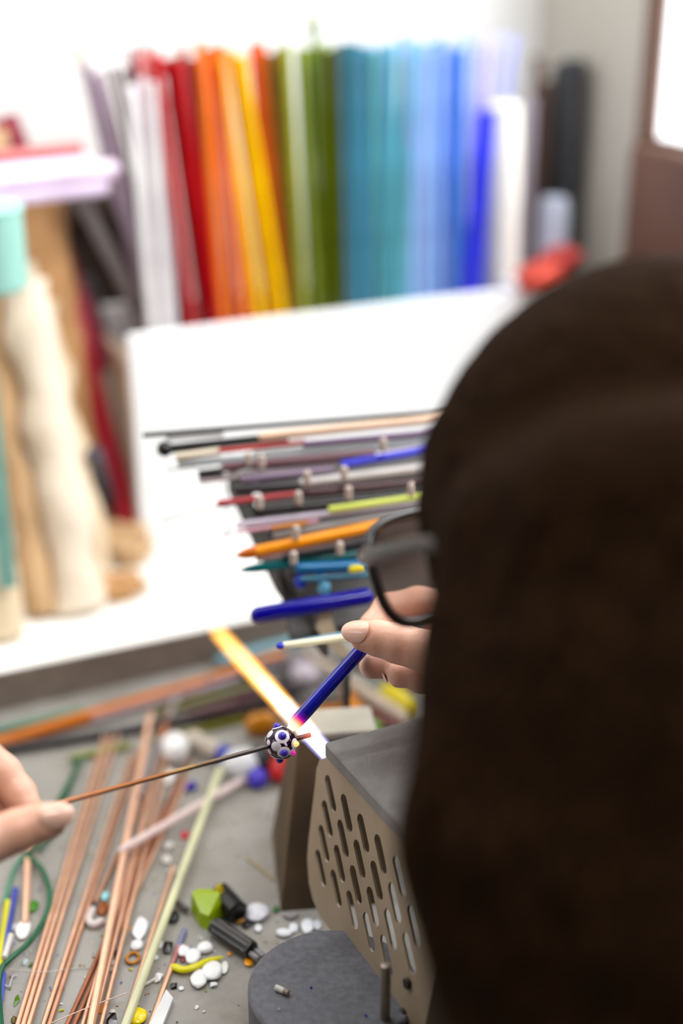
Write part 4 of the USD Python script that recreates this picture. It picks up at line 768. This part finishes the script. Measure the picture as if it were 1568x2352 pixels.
# ------------------------------------------------------------------ bead on its mandrel, blue rod
bc = PD(635, 1706, .69); BR = 37.5 / FPX * .69
ma, mb = PD(-120, 1915, .612), PD(712, 1688, .692)
md = unit(mb - ma); bc = ma + md * ((bc - ma) @ md)
M_man = usdkit.material(stage, '/World/Looks/heat_stained_mandrel', {'g': ('geometry', {}), 's': ('vector_math', {'math_type': 'subtract', 'vector2': tuple(bc)}), 'd': ('vector_math', {'math_type': 'dot_product', 'vector2': tuple(md)}), 'm': ('map_range', {'from_min': -.125, 'from_max': .02, 'clamp': True}),
    'n': ('noise_texture', {'scale': 150, 'detail': 3}), 'a': ('math', {'math_type': 'multiply_add', 'value2': 0.16, 'value3': -0.08}), 'ad': ('math', {'math_type': 'add'}),
    'c': ('rgb_ramp', {'ramp': [(0, lin((176, 116, 84))), (.25, lin((160, 96, 52))), (.42, lin((140, 84, 44))), (.5, lin((150, 116, 70))), (.58, lin((110, 86, 62))), (.68, lin((96, 86, 78))), (.9, lin((84, 80, 80))), (1, lin((150, 104, 98)))]}), 'e': ('rgb_ramp', {'ramp': [(0, (0, 0, 0)), (.93, (0, 0, 0)), (.975, (.5, .10, .05)), (1, (1, .45, .25))]}), 'p': ('principled_bsdf', {'roughness': .38, 'metallic': .55, 'emission_strength': 2.4})},
    [('m.result', 'e.fac'), ('e.color', 'p.emission_color'), ('g.position', 's.vector1'), ('s.vector', 'd.vector1'), ('d.value', 'm.value'), ('g.position', 'n.vector'), ('n.fac', 'a.value1'), ('m.result', 'ad.value1'), ('a.value', 'ad.value2'), ('ad.value', 'c.fac'), ('c.color', 'p.base_color')], surface='p.BSDF')
single('mandrel', rod(ma, mb, .00118, 16, 'cut'), M_man, 'copper mandrel rod held in the left hand with the bead on it', 'mandrel')
M_bead = usdkit.material(stage, '/World/Looks/dark_violet_glass', {'p': ('principled_bsdf', {'base_color': lin((34, 8, 34)), 'roughness': .03, 'specular_ior_level': .4})}, surface='p.BSDF')
M_dot = mat('lilac_white_glass', (206, 198, 208), .07, .05, 300); M_nub = usdkit.material(stage, '/World/Looks/violet_blue_glass', {'p': ('principled_bsdf', {'base_color': lin((62, 44, 170)), 'roughness': .06})}, surface='p.BSDF')
M_white_dot = mat('white_bead_glass', (240, 232, 240), .07, .04, 300)
def glow(name, rgb, k): return usdkit.material(stage, '/World/Looks/' + name, {'p': ('principled_bsdf', {'base_color': lin(rgb), 'roughness': .1, 'emission_color': lin(rgb), 'emission_strength': k})}, surface='p.BSDF')
M_hotnub = glow('glowing_orange_glass', (255, 190, 110), 1.6); M_pinknub = glow('glowing_magenta_glass', (220, 30, 170), .7)
bm = trimesh.creation.icosphere(5); bv = np.array(bm.vertices); ay = md; sv = bv * BR - np.outer((bv @ ay) * BR, ay) * .06
dimple = np.abs(bv @ ay); sv = sv * (1 - .10 * np.clip((dimple - .93) / .07, 0, 1) ** 2)[:, None]
SC = 7.127
def dirpix(cx, cy):
    q = _ray(560 + cx / SC, 1620 + cy / SC); oc = EYE - bc; q = q / np.linalg.norm(q); b2 = oc @ q; cc = oc @ oc - BR ** 2; ds = b2 * b2 - cc
    t = -b2 - (math.sqrt(ds) if ds > 0 else 0); return unit(EYE + q * t - bc)
def dome(n, ra, rb, h, rot=0.0, lift=0.0, sub=3, point=0.0):
    e1 = unit(np.cross(n, [0.3, 0.5, 0.8])); e2 = np.cross(n, e1); c, s = math.cos(rot), math.sin(rot); e1, e2 = e1 * c + e2 * s, e2 * c - e1 * s
    q = trimesh.creation.icosphere(sub); v = np.array(q.vertices); r = np.hypot(v[:, 0], v[:, 1]); 
    x, y = v[:, 0] * ra, v[:, 1] * rb; base = np.sqrt(np.maximum(BR ** 2 - x * x - y * y, 0))
    z = base + lift + np.where(v[:, 2] > 0, v[:, 2] ** (1 + point), v[:, 2]) * h
    return bc + np.outer(x, e1) + np.outer(y, e2) + np.outer(z, n), np.array(q.faces)
def sz(px): return px / SC / FPX * .69
e_x, e_y = _r, -_u
bp = [('body', (bc + sv, np.array(bm.faces)), M_bead, None, True)]
for cx, cy, ra, rb in [(417, 465, 74, 70), (310, 540, 46, 46), (397, 612, 46, 46), (525, 678, 85, 80), (415, 762, 48, 48), (470, 868, 84, 70)]:
    bp.append(('white_dot', dome(dirpix(cx, cy), sz(ra), sz(rb), .00013), M_dot, None, True))
def eyed(n, r, nub, m, h=.0015):
    bp.append(('eye_ring', dome(n, sz(r), sz(r), .0002), M_white_dot, [('nub', dome(n, sz(nub), sz(nub), h, lift=.0002), m, None, True)], True))
eyed(dirpix(628, 502), 118, 70, M_nub); eyed(dirpix(655, 782), 108, 68, M_nub)
tilt_n = unit(dirpix(480, 350) + .8 * _u); eyed(tilt_n, 95, 68, M_nub, .0018)
eyed(unit(dirpix(560, 880) - .9 * _u), 90, 66, M_nub, .0017)
eyed(unit(dirpix(770, 640) + .75 * _r), 90, 50, M_hotnub, .0018); eyed(unit(dirpix(740, 750) + .55 * _r - .35 * _u), 70, 40, M_pinknub, .0018)
bp.append(('white_dot', dome(dirpix(678, 628), sz(20), sz(55), .0002, .9), M_white_dot, None, True))
g = np.random.default_rng(5)
for k in range(7):
    n = unit(np.array([g.normal(), 1.2 + abs(g.normal()), g.normal()])); 
    if abs(n @ md) < .8: bp.append(('white_dot', dome(n, sz(75), sz(75), .00013), M_dot, None, True))
thing('glass_bead', 'round dark violet bead with white dots and blue nubs on a mandrel', 'bead', bp)
r0, r1 = PD(668, 1672, .688), PD(868, 1450, .706); rd = unit(r1 - r0); RR = 16.3 / FPX * .69
s0 = r0 + rd * .0
M_blue = usdkit.material(stage, '/World/Looks/blue_rod_hot_end', {'g': ('geometry', {}), 's': ('vector_math', {'math_type': 'subtract', 'vector2': tuple(r0)}), 'd': ('vector_math', {'math_type': 'dot_product', 'vector2': tuple(rd)}), 'm': ('map_range', {'from_min': 0.0, 'from_max': .016, 'clamp': True}),
    'c': ('rgb_ramp', {'ramp': [(0, lin((30, 20, 120))), (1, lin((14, 22, 142)))]}), 'e': ('rgb_ramp', {'ramp': [(0, (1, .82, .56)), (.16, (1, .62, .32)), (.25, (1, .26, .08)), (.31, (.8, .05, .06)), (.37, (.28, 0, .16)), (.46, (.05, 0, .08)), (.6, (0, 0, 0)), (1, (0, 0, 0))]}),
    'p': ('principled_bsdf', {'roughness': .07, 'emission_strength': 1.9, 'specular_ior_level': .5})},
    [('g.position', 's.vector1'), ('s.vector', 'd.vector1'), ('d.value', 'm.value'), ('m.result', 'c.fac'), ('m.result', 'e.fac'), ('c.color', 'p.base_color'), ('e.color', 'p.emission_color')], surface='p.BSDF')
pts = [r0 + rd * x for x in (0, .001, .003, .006, .010, .03)] + [r1]
single('glass_rod', tube(pts, [RR * .58, RR * .80, RR * .95, RR, RR, RR, RR], 28, 'round'), M_blue, 'royal blue glass rod in the right hand with a glowing melted tip', 'glass rod')

# ================================================================== the lampworker
M_skin = usdkit.material(stage, '/World/Looks/skin', {'tc': ('texture_coordinate', {}), 'n': ('noise_texture', {'scale': 35, 'detail': 4}), 'r': ('rgb_ramp', {'ramp': [(0.3, lin((206, 148, 122))), (0.5, lin((219, 168, 144))), (0.75, lin((225, 182, 162)))]}),
    'n2': ('noise_texture', {'scale': 420, 'detail': 2}), 'b': ('bump', {'strength': .15, 'distance': .0006}), 'p': ('principled_bsdf', {'roughness': .45, 'subsurface_weight': 0.0, 'subsurface_scale': .004, 'subsurface_radius': (1, .35, .2)})},
    [('tc.object', 'n.vector'), ('n.fac', 'r.fac'), ('r.color', 'p.base_color'), ('tc.object', 'n2.vector'), ('n2.fac', 'b.height'), ('b.normal', 'p.normal')], surface='p.BSDF')
M_nail = mat('nail', (222, 176, 156), .14, .03, 60)
HS = .94                                                               # head scale
gz = math.radians(-29); gy_ = math.radians(127)                       # pitch down, heading
G = np.array([math.cos(gz) * math.cos(gy_), math.cos(gz) * math.sin(gy_), math.sin(gz)])
LF = unit(np.cross(Z, G)); HU = np.cross(G, LF)
HC = PD(838, 1250, .605) - (G * .112 + LF * .06 + HU * .018) * HS
AX = np.array([G, LF, HU])                                             # face forward, her left, head up
def hp(x, y, z): return HC + (G * x + LF * y + HU * z) * HS
def hs(*r): return tuple(HS * x for x in r)
def head_sdf(P):
    d = ell(P, hp(-.010, 0, .014), hs(.090, .072, .076), AX)
    d = smin(d, ell(P, hp(.038, 0, -.045), hs(.052, .055, .066), AX), .03)
    d = smin(d, ell(P, hp(.055, 0, -.092), hs(.026, .026, .022), AX), .03)
    d = smin(d, bone(P, hp(.086, 0, .0), hp(.108, 0, -.036), .006, .0115), .012)
    for s in (1, -1):
        d = smin(d, ell(P, hp(.100, s * .009, -.038), hs(.009, .008, .007), AX), .008)
        d = smin(d, ell(P, hp(.070, s * .034, -.030), hs(.022, .020, .018), AX), .02)
        d = smin(d, bone(P, hp(.078, s * .014, .022), hp(.066, s * .048, .022), .010, .010), .015)
        d = smin(d, ell(P, hp(-.004, s * .076, -.012), hs(.019, .009, .030), AX), .006)
        d = -smin(-d, ell(P, hp(.094, s * .032, .0), hs(.016, .017, .012), AX), .010)
    d = smin(d, ell(P, hp(.088, 0, -.062), hs(.010, .022, .0055), AX), .006)
    d = smin(d, ell(P, hp(.085, 0, -.073), hs(.010, .019, .0065), AX), .006)
    d = smin(d, bone(P, hp(-.03, 0, -.03), np.array([.19, .40, .945]), .050, .054), .03)
    return d
head = nets(head_sdf, HC - .17, HC + np.array([.17, .15, .15]), .0034)
SH = np.array([.245, .325, .925]); sl_ = np.array([.150, .205, .915]); sr_ = np.array([.355, .455, .915])
el_, er_ = np.array([-.135, .165, .80]), np.array([.345, .60, .815])
wl = PD(-430, 1960, .585); wr = PD(1190, 1520, .685)
pel = np.array([.345, .055, .52]); hipl, hipr = pel + np.array([-.075, -.05, -.0]), pel + np.array([.075, .05, 0])
fw = unit(np.array([-.45, .89, 0]))
kl, kr = hipl + fw * .40 + Z * .0, hipr + fw * .40; al, ar = kl - Z * .43 - fw * .03, kr - Z * .43 - fw * .03
BON = [(pel, np.array([.30, .17, .72]), .125, .105), (np.array([.30, .17, .72]), SH - Z * .04, .105, .105), (SH, sl_, .06, .052), (SH, sr_, .06, .052), (SH, np.array([.19, .40, .945]), .06, .053),
       (sl_, el_, .050, .040), (sr_, er_, .050, .040), (el_, wl, .040, .026), (er_, wr, .040, .026), (pel, hipl, .11, .10), (pel, hipr, .11, .10), (hipl, kl, .085, .058), (hipr, kr, .085, .058), (kl, al, .056, .036), (kr, ar, .056, .036),
       (al, al + fw * .15 - Z * .025, .034, .028), (ar, ar + fw * .15 - Z * .025, .034, .028)]
def body_sdf(P, grow=0.0, bones=BON):
    d = None
    for a, b, ra, rb in bones:
        q = bone(P, a, b, ra + grow, rb + grow); d = q if d is None else smin(d, q, .03)
    return d
bpts = [x for b in BON for x in b[:2]]
trunk = sdf_mesh(body_sdf, bpts, .0085, .16)
def hand(chains, palm, s=.0016, pad=.02, k=.0022):
    def fn(P):
        d = None
        for a, b, ra, rb in palm:
            q = bone(P, a, b, ra, rb); d = q if d is None else smin(d, q, .014)
        for ch in chains:
            e = None
            for (a, ra), (b, rb) in zip(ch[:-1], ch[1:]):
                q = bone(P, a, b, ra, rb); e = q if e is None else smin(e, q, .0022)
            d = smin(d, e, k)
        return d
    pts = [p for ch in chains for p, r in ch] + [x for b in palm for x in b[:2]]
    return sdf_mesh(fn, pts, s, pad)
# right hand: thumb on the near side of the rod, index behind it, the rest curled below
R = lambda x, y, d: PD(x, y, d)
rt = [(R(838, 1462, .690), .0075), (R(868, 1466, .688), .0086), (R(915, 1478, .686), .0096), (R(990, 1500, .682), .0105), (R(1070, 1500, .690), .013)]
ri = [(R(846, 1482, .722), .0062), (R(856, 1440, .728), .0072), (R(892, 1398, .732), .0080), (R(960, 1385, .735), .0086), (R(1050, 1400, .735), .0100)]
rm_ = [(R(856, 1528, .710), .0070), (R(905, 1524, .711), .0076), (R(965, 1512, .722), .0080), (R(1000, 1470, .738), .0086), (R(1070, 1430, .745), .0100)]
rr_ = [(R(918, 1550, .702), .0066), (R(960, 1547, .702), .0073), (R(1015, 1540, .713), .0078), (R(1050, 1490, .735), .0084), (R(1100, 1460, .74), .0100)]
rl_ = [(R(965, 1568, .700), .0056), (R(1000, 1566, .700), .0062), (R(1050, 1560, .71), .0068), (R(1090, 1520, .725), .0074), (R(1130, 1490, .73), .0090)]
rp = [(R(1050, 1405, .730), R(1140, 1480, .725), .012, .012), (R(1060, 1440, .735), wr, .015, .025), (R(1110, 1480, .73), wr, .014, .025), (R(1070, 1500, .694), wr, .014, .024)]
hr = hand([rt, ri, rm_, rr_, rl_], rp)
lt = [(R(116, 1885, .612), .0074), (R(88, 1890, .611), .0084), (R(38, 1908, .608), .0092), (R(-60, 1950, .602), .0104), (R(-180, 1985, .600), .0130)]
li = [(R(60, 1848, .632), .0064), (R(44, 1822, .634), .0072), (R(6, 1775, .636), .0080), (R(-75, 1702, .635), .0086), (R(-215, 1760, .625), .0100)]
lm = [(R(12, 1868, .640), .0064), (R(-14, 1832, .644), .0072), (R(-50, 1790, .648), .0080), (R(-130, 1735, .648), .0086), (R(-250, 1810, .64), .0100)]
lr = [(R(-60, 1900, .648), .0062), (R(-85, 1860, .65), .0070), (R(-120, 1820, .655), .0076), (R(-190, 1790, .655), .0082), (R(-280, 1850, .645), .0095)]
ll_ = [(R(-120, 1930, .65), .0056), (R(-150, 1900, .652), .0062), (R(-180, 1870, .655), .0068), (R(-240, 1850, .652), .0074), (R(-310, 1890, .64), .0088)]
lp = [(R(-215, 1765, .625), R(-305, 1890, .635), .012, .012), (R(-220, 1780, .625), wl, .015, .025), (R(-290, 1870, .635), wl, .015, .025), (R(-180, 1985, .602), wl, .014, .024)]
hl_ = hand([lt, li, lm, lr, ll_], lp)
def solid(m):
    v, f = arr(m); return manifold3d.Manifold(manifold3d.Mesh(v.astype(np.float32), f.astype(np.uint32)))
try:
    ms = [solid(x) for x in (trunk, head, hr, hl_)]
    assert all(x.status() == manifold3d.Error.NoError for x in ms)
    person = arr(ms[0] + ms[1] + ms[2] + ms[3])
except Exception:
    person = join(trunk, head, hr, hl_)
def nail(c, along, normal, ln, wd, curve=.55):
    n = unit(normal); a = unit(along - n * (along @ n)); s = np.cross(n, a)
    q = trimesh.creation.icosphere(3); v = np.array(q.vertices); x, y = v[:, 0] * ln / 2 * (1 + .0 * v[:, 1]), v[:, 1] * wd / 2
    x = np.sign(v[:, 0]) * np.abs(v[:, 0]) ** .8 * ln / 2
    z = -curve * (y ** 2) / (wd / 2) - .06 * x ** 2 / (ln / 2) + v[:, 2] * .0007
    return c + np.outer(x, a) + np.outer(y, s) + np.outer(z, n), np.array(q.faces)
cv = lambda p: unit(EYE - p)
nails = []
p = R(833, 1459, .690); n = unit(cv(p) * .72 + _u * .35 - _r * .5); nails.append(nail(p + n * .0081, rt[0][0] - rt[1][0], n, .0155, .0118))
p = R(122, 1880, .612); n = unit(cv(p) * .9 + _u * .30 + _r * .20); nails.append(nail(p + n * .0080, lt[0][0] - lt[1][0], n, .0150, .0122))
p = R(838, 1531, .712); n = unit(-_r * .95 + _u * .1 - cv(p) * .2); nails.append(nail(p + n * .0022, _u * .2 - _r * .3 + cv(p) * .2, n, .009, .009))
p = R(896, 1552, .704); n = unit(-_r * .95 - _u * .25 - cv(p) * .5); nails.append(nail(p + n * .0030, _u * .2 - _r * .3, n, .006, .007))
p = R(844, 1486, .722); n = unit(-_r * .7 - cv(p) * .5); nails.append(nail(p + n * .0052, -_u, n, .010, .009))
# hair: a heavy mass that falls past the face and shoulder
HM = [(1355, 1140, .520, 348), (1480, 1090, .52, 425)]                  # pixel centre, distance, radius px
cur = [[(1036, 1040, .540, 40), (1030, 1180, .552, 42), (1026, 1330, .556, 40)], [(1205, 1250, .470, 205), (1198, 1500, .462, 205), (1192, 1700, .455, 220), (1184, 1930, .450, 250), (1250, 2180, .445, 250), (1290, 2480, .44, 240)],
       [(1400, 1200, .445, 260), (1400, 1600, .435, 270), (1400, 2000, .425, 280), (1420, 2500, .42, 280)],
       [(1650, 1200, .430, 300), (1640, 1700, .415, 300), (1640, 2150, .405, 300), (1640, 2600, .40, 300)]]
def hair_sdf(P):
    d = ell(P, hp(-.016, 0, .012), (.090, .080, .079), AX)
    for x, y, dd, r in HM: d = smin(d, np.linalg.norm(P - PD(x, y, dd), axis=-1) - r / FPX * dd, .02)
    for ch in cur:
        for (x, y, dd, r), (x2, y2, d2, r2) in zip(ch[:-1], ch[1:]): d = smin(d, bone(P, PD(x, y, dd), PD(x2, y2, d2), r / FPX * dd, r2 / FPX * d2), .016)
    # her right side and back
    for s, t in ((-.07, -.02), (-.055, -.075), (0, -.09), (.055, -.07)):
        a = hp(t, s, .0); d = smin(d, bone(P, a, a - Z * .20 + np.array([.02, -.02, 0]), .026, .020), .02)
    face = ell(P, hp(.13, -.012, -.035), (.085, .066, .105), AX); d = -smin(-d, face, .01)
    d = d + .0028 * (meshkit.noise(P * np.array([150, 150, 14.]), 3) - .5)
    return d
hair = nets(hair_sdf, np.array([-.02, .25, .78]), np.array([.30, .64, 1.22]), .0036)
M_hair = usdkit.material(stage, '/World/Looks/dark_brown_hair', {'tc': ('texture_coordinate', {}), 'mp': ('mapping', {'scale': (420, 420, 12)}), 'n': ('noise_texture', {'scale': 1, 'detail': 3}), 'r': ('rgb_ramp', {'ramp': [(0.3, lin((15, 9, 5))), (0.55, lin((35, 22, 12))), (0.8, lin((70, 46, 27)))]}),
    'b': ('bump', {'strength': .6, 'distance': .0015}), 'p': ('principled_bsdf', {'roughness': .7, 'specular_ior_level': .01})},
    [('tc.object', 'mp.vector'), ('mp.vector', 'n.vector'), ('n.fac', 'r.fac'), ('r.color', 'p.base_color'), ('n.fac', 'b.height'), ('b.normal', 'p.normal')], surface='p.BSDF')
M_knit = mat('charcoal_knit', (52, 50, 54), .9, .15, 200); M_trs = mat('dark_denim', (48, 54, 70), .9, .15, 120); M_shoe = mat('black_leather', (30, 28, 28), .5)
up = [b for i, b in enumerate(BON) if i in (0, 1, 2, 3, 5, 6, 7, 8)]; up = [(a, a + (b - a) * .86, ra, rb) if i >= 6 else (a, b, ra, rb) for i, (a, b, ra, rb) in enumerate(up)]
sweater = sdf_mesh(lambda P: body_sdf(P, .009, up), [x for b in up for x in b[:2]], .0095, .17)
lo = [BON[i] for i in (9, 10, 11, 12, 13, 14)]; trousers = sdf_mesh(lambda P: body_sdf(P, .011, lo), [x for b in lo for x in b[:2]], .011, .15)
shoes = [sdf_mesh(lambda P, b=b: body_sdf(P, .010, [b]), [b[0], b[1]], .006, .06) for b in BON[15:17]]
M_eye = mat('eye_white', (236, 232, 228), .1, .02); M_iris = mat('iris_brown', (70, 44, 26), .1, .1)
eyes = []
for s in (1, -1):
    c = hp(.073, s * .032, .0); e = trimesh.creation.icosphere(3, .0118); i2 = trimesh.creation.icosphere(2, .0062)
    eyes.append(('eye', (np.array(e.vertices) + c, e.faces), M_eye, [('iris', (np.array(i2.vertices) + c + unit(G - .5 * HU) * .0068, i2.faces), M_iris, None, True)], True))
lipm = mat('lip', (178, 104, 98), .4, .06)
lips = join(blob(hp(.0935, 0, -.0615), (.002, .002, .002), 1, 0, 1), tube(spline([hp(.082, .021, -.067), hp(.0945, .009, -.0625), hp(.0965, 0, -.0635), hp(.0945, -.009, -.0625), hp(.082, -.021, -.067)]), .0032, 8), tube(spline([hp(.082, .019, -.069), hp(.092, .009, -.0735), hp(.094, 0, -.0742), hp(.092, -.009, -.0735), hp(.082, -.019, -.069)]), .0034, 8))
thing('person', 'woman with long dark brown hair and glasses bending over the flame', 'person',
    [('body', person, M_skin, [('nail', q, M_nail, None, True) for q in nails], True), ('hair', hair, M_hair, None, True), ('sweater', sweater, M_knit, None, True), ('trousers', trousers, M_trs, None, True)] + [('shoe', s, M_shoe, None, True) for s in shoes] + eyes + [('lips', lips, lipm, None, True)])
# glasses
M_frame = mat('black_acetate', (20, 18, 18), .25, .05)
M_lens = usdkit.material(stage, '/World/Looks/spectacle_lens', {'t': ('transparent_bsdf', {'color': (.66, .64, .63)}), 'g': ('glossy_bsdf', {'roughness': .02}), 'x': ('mix_closure', {'fac': .07})}, [('t.BSDF', 'x.closure1'), ('g.BSDF', 'x.closure2')], surface='x.closure')
GX, GZ = .119, .001
def lens_path(s):
    out = []
    for a in np.linspace(0, 2 * math.pi, 41)[:-1]:
        x, y = math.cos(a), math.sin(a); k = (abs(x) ** 3 + abs(y) ** 3) ** (-1 / 3)
        yy = s * .034 + x * k * .0265; out.append(hp(GX - .9 * (yy ** 2) * 2.2, yy, GZ + y * k * .0245))
    return np.array(out)
gp = []
for s in (1, -1):
    lpth = lens_path(s); ring = np.vstack([lpth, lpth[:2]])
    c = lpth.mean(0); v = np.vstack([lpth - G * .0005, lpth + G * .0005, [c - G * .0005 + G * .0008], [c + G * .0005 + G * .0008]]); n = 40; f = []
    for j in range(n):
        k2 = (j + 1) % n; f += [(j, k2, 2 * n), (n + k2, n + j, 2 * n + 1), (j, n + j, n + k2), (j, n + k2, k2)]
    gp.append(('rim', tube(ring, .0024, 10, None), M_frame)); gp.append(('lens', (v, np.array(f)), M_lens, None, 30))
    e = hp(GX - .9 * .0605 ** 2 * 2.2, s * .0605, GZ + .012)
    gp.append(('temple', tube(spline([e, hp(GX - .035, s * .0765, GZ + .012), hp(.03, s * .082, GZ + .010), hp(-.012, s * .084, GZ + .004), hp(-.040, s * .082, GZ - .022)]), np.linspace(.0042, .0026, 33), 10), M_frame))
gp.append(('bridge', tube(spline([hp(GX, .009, GZ + .006), hp(GX + .003, 0, GZ + .009), hp(GX, -.009, GZ + .006)]), .0019, 10), M_frame))
thing('eyeglasses', 'black framed eyeglasses worn by the woman', 'glasses', gp)
# stool under her
M_stool = mat('stool_wood', (150, 116, 82), .6, .2, 30)
sc_ = np.array([pel[0], pel[1], 0])
thing('stool', 'round wooden stool the woman sits on', 'stool', [('seat', disc(sc_ + Z * .345, .17, .036, .006, 48), M_stool)] + [('leg', rod(sc_ + np.array([math.cos(a) * .16, math.sin(a) * .16, 0]), sc_ + np.array([math.cos(a) * .11, math.sin(a) * .11, .346]), .016, 14, 'cut'), M_stool) for a in (.6, 2.17, 3.74, 5.31)])
# the lamp that carries the ceiling light
thing('ceiling_lamp', 'flat white ceiling lamp above the front of the workbench', 'lamp', [('housing', box(W(0.42, -.10, 2.555), (.66, .56, .08), bev=.01), M_white)])
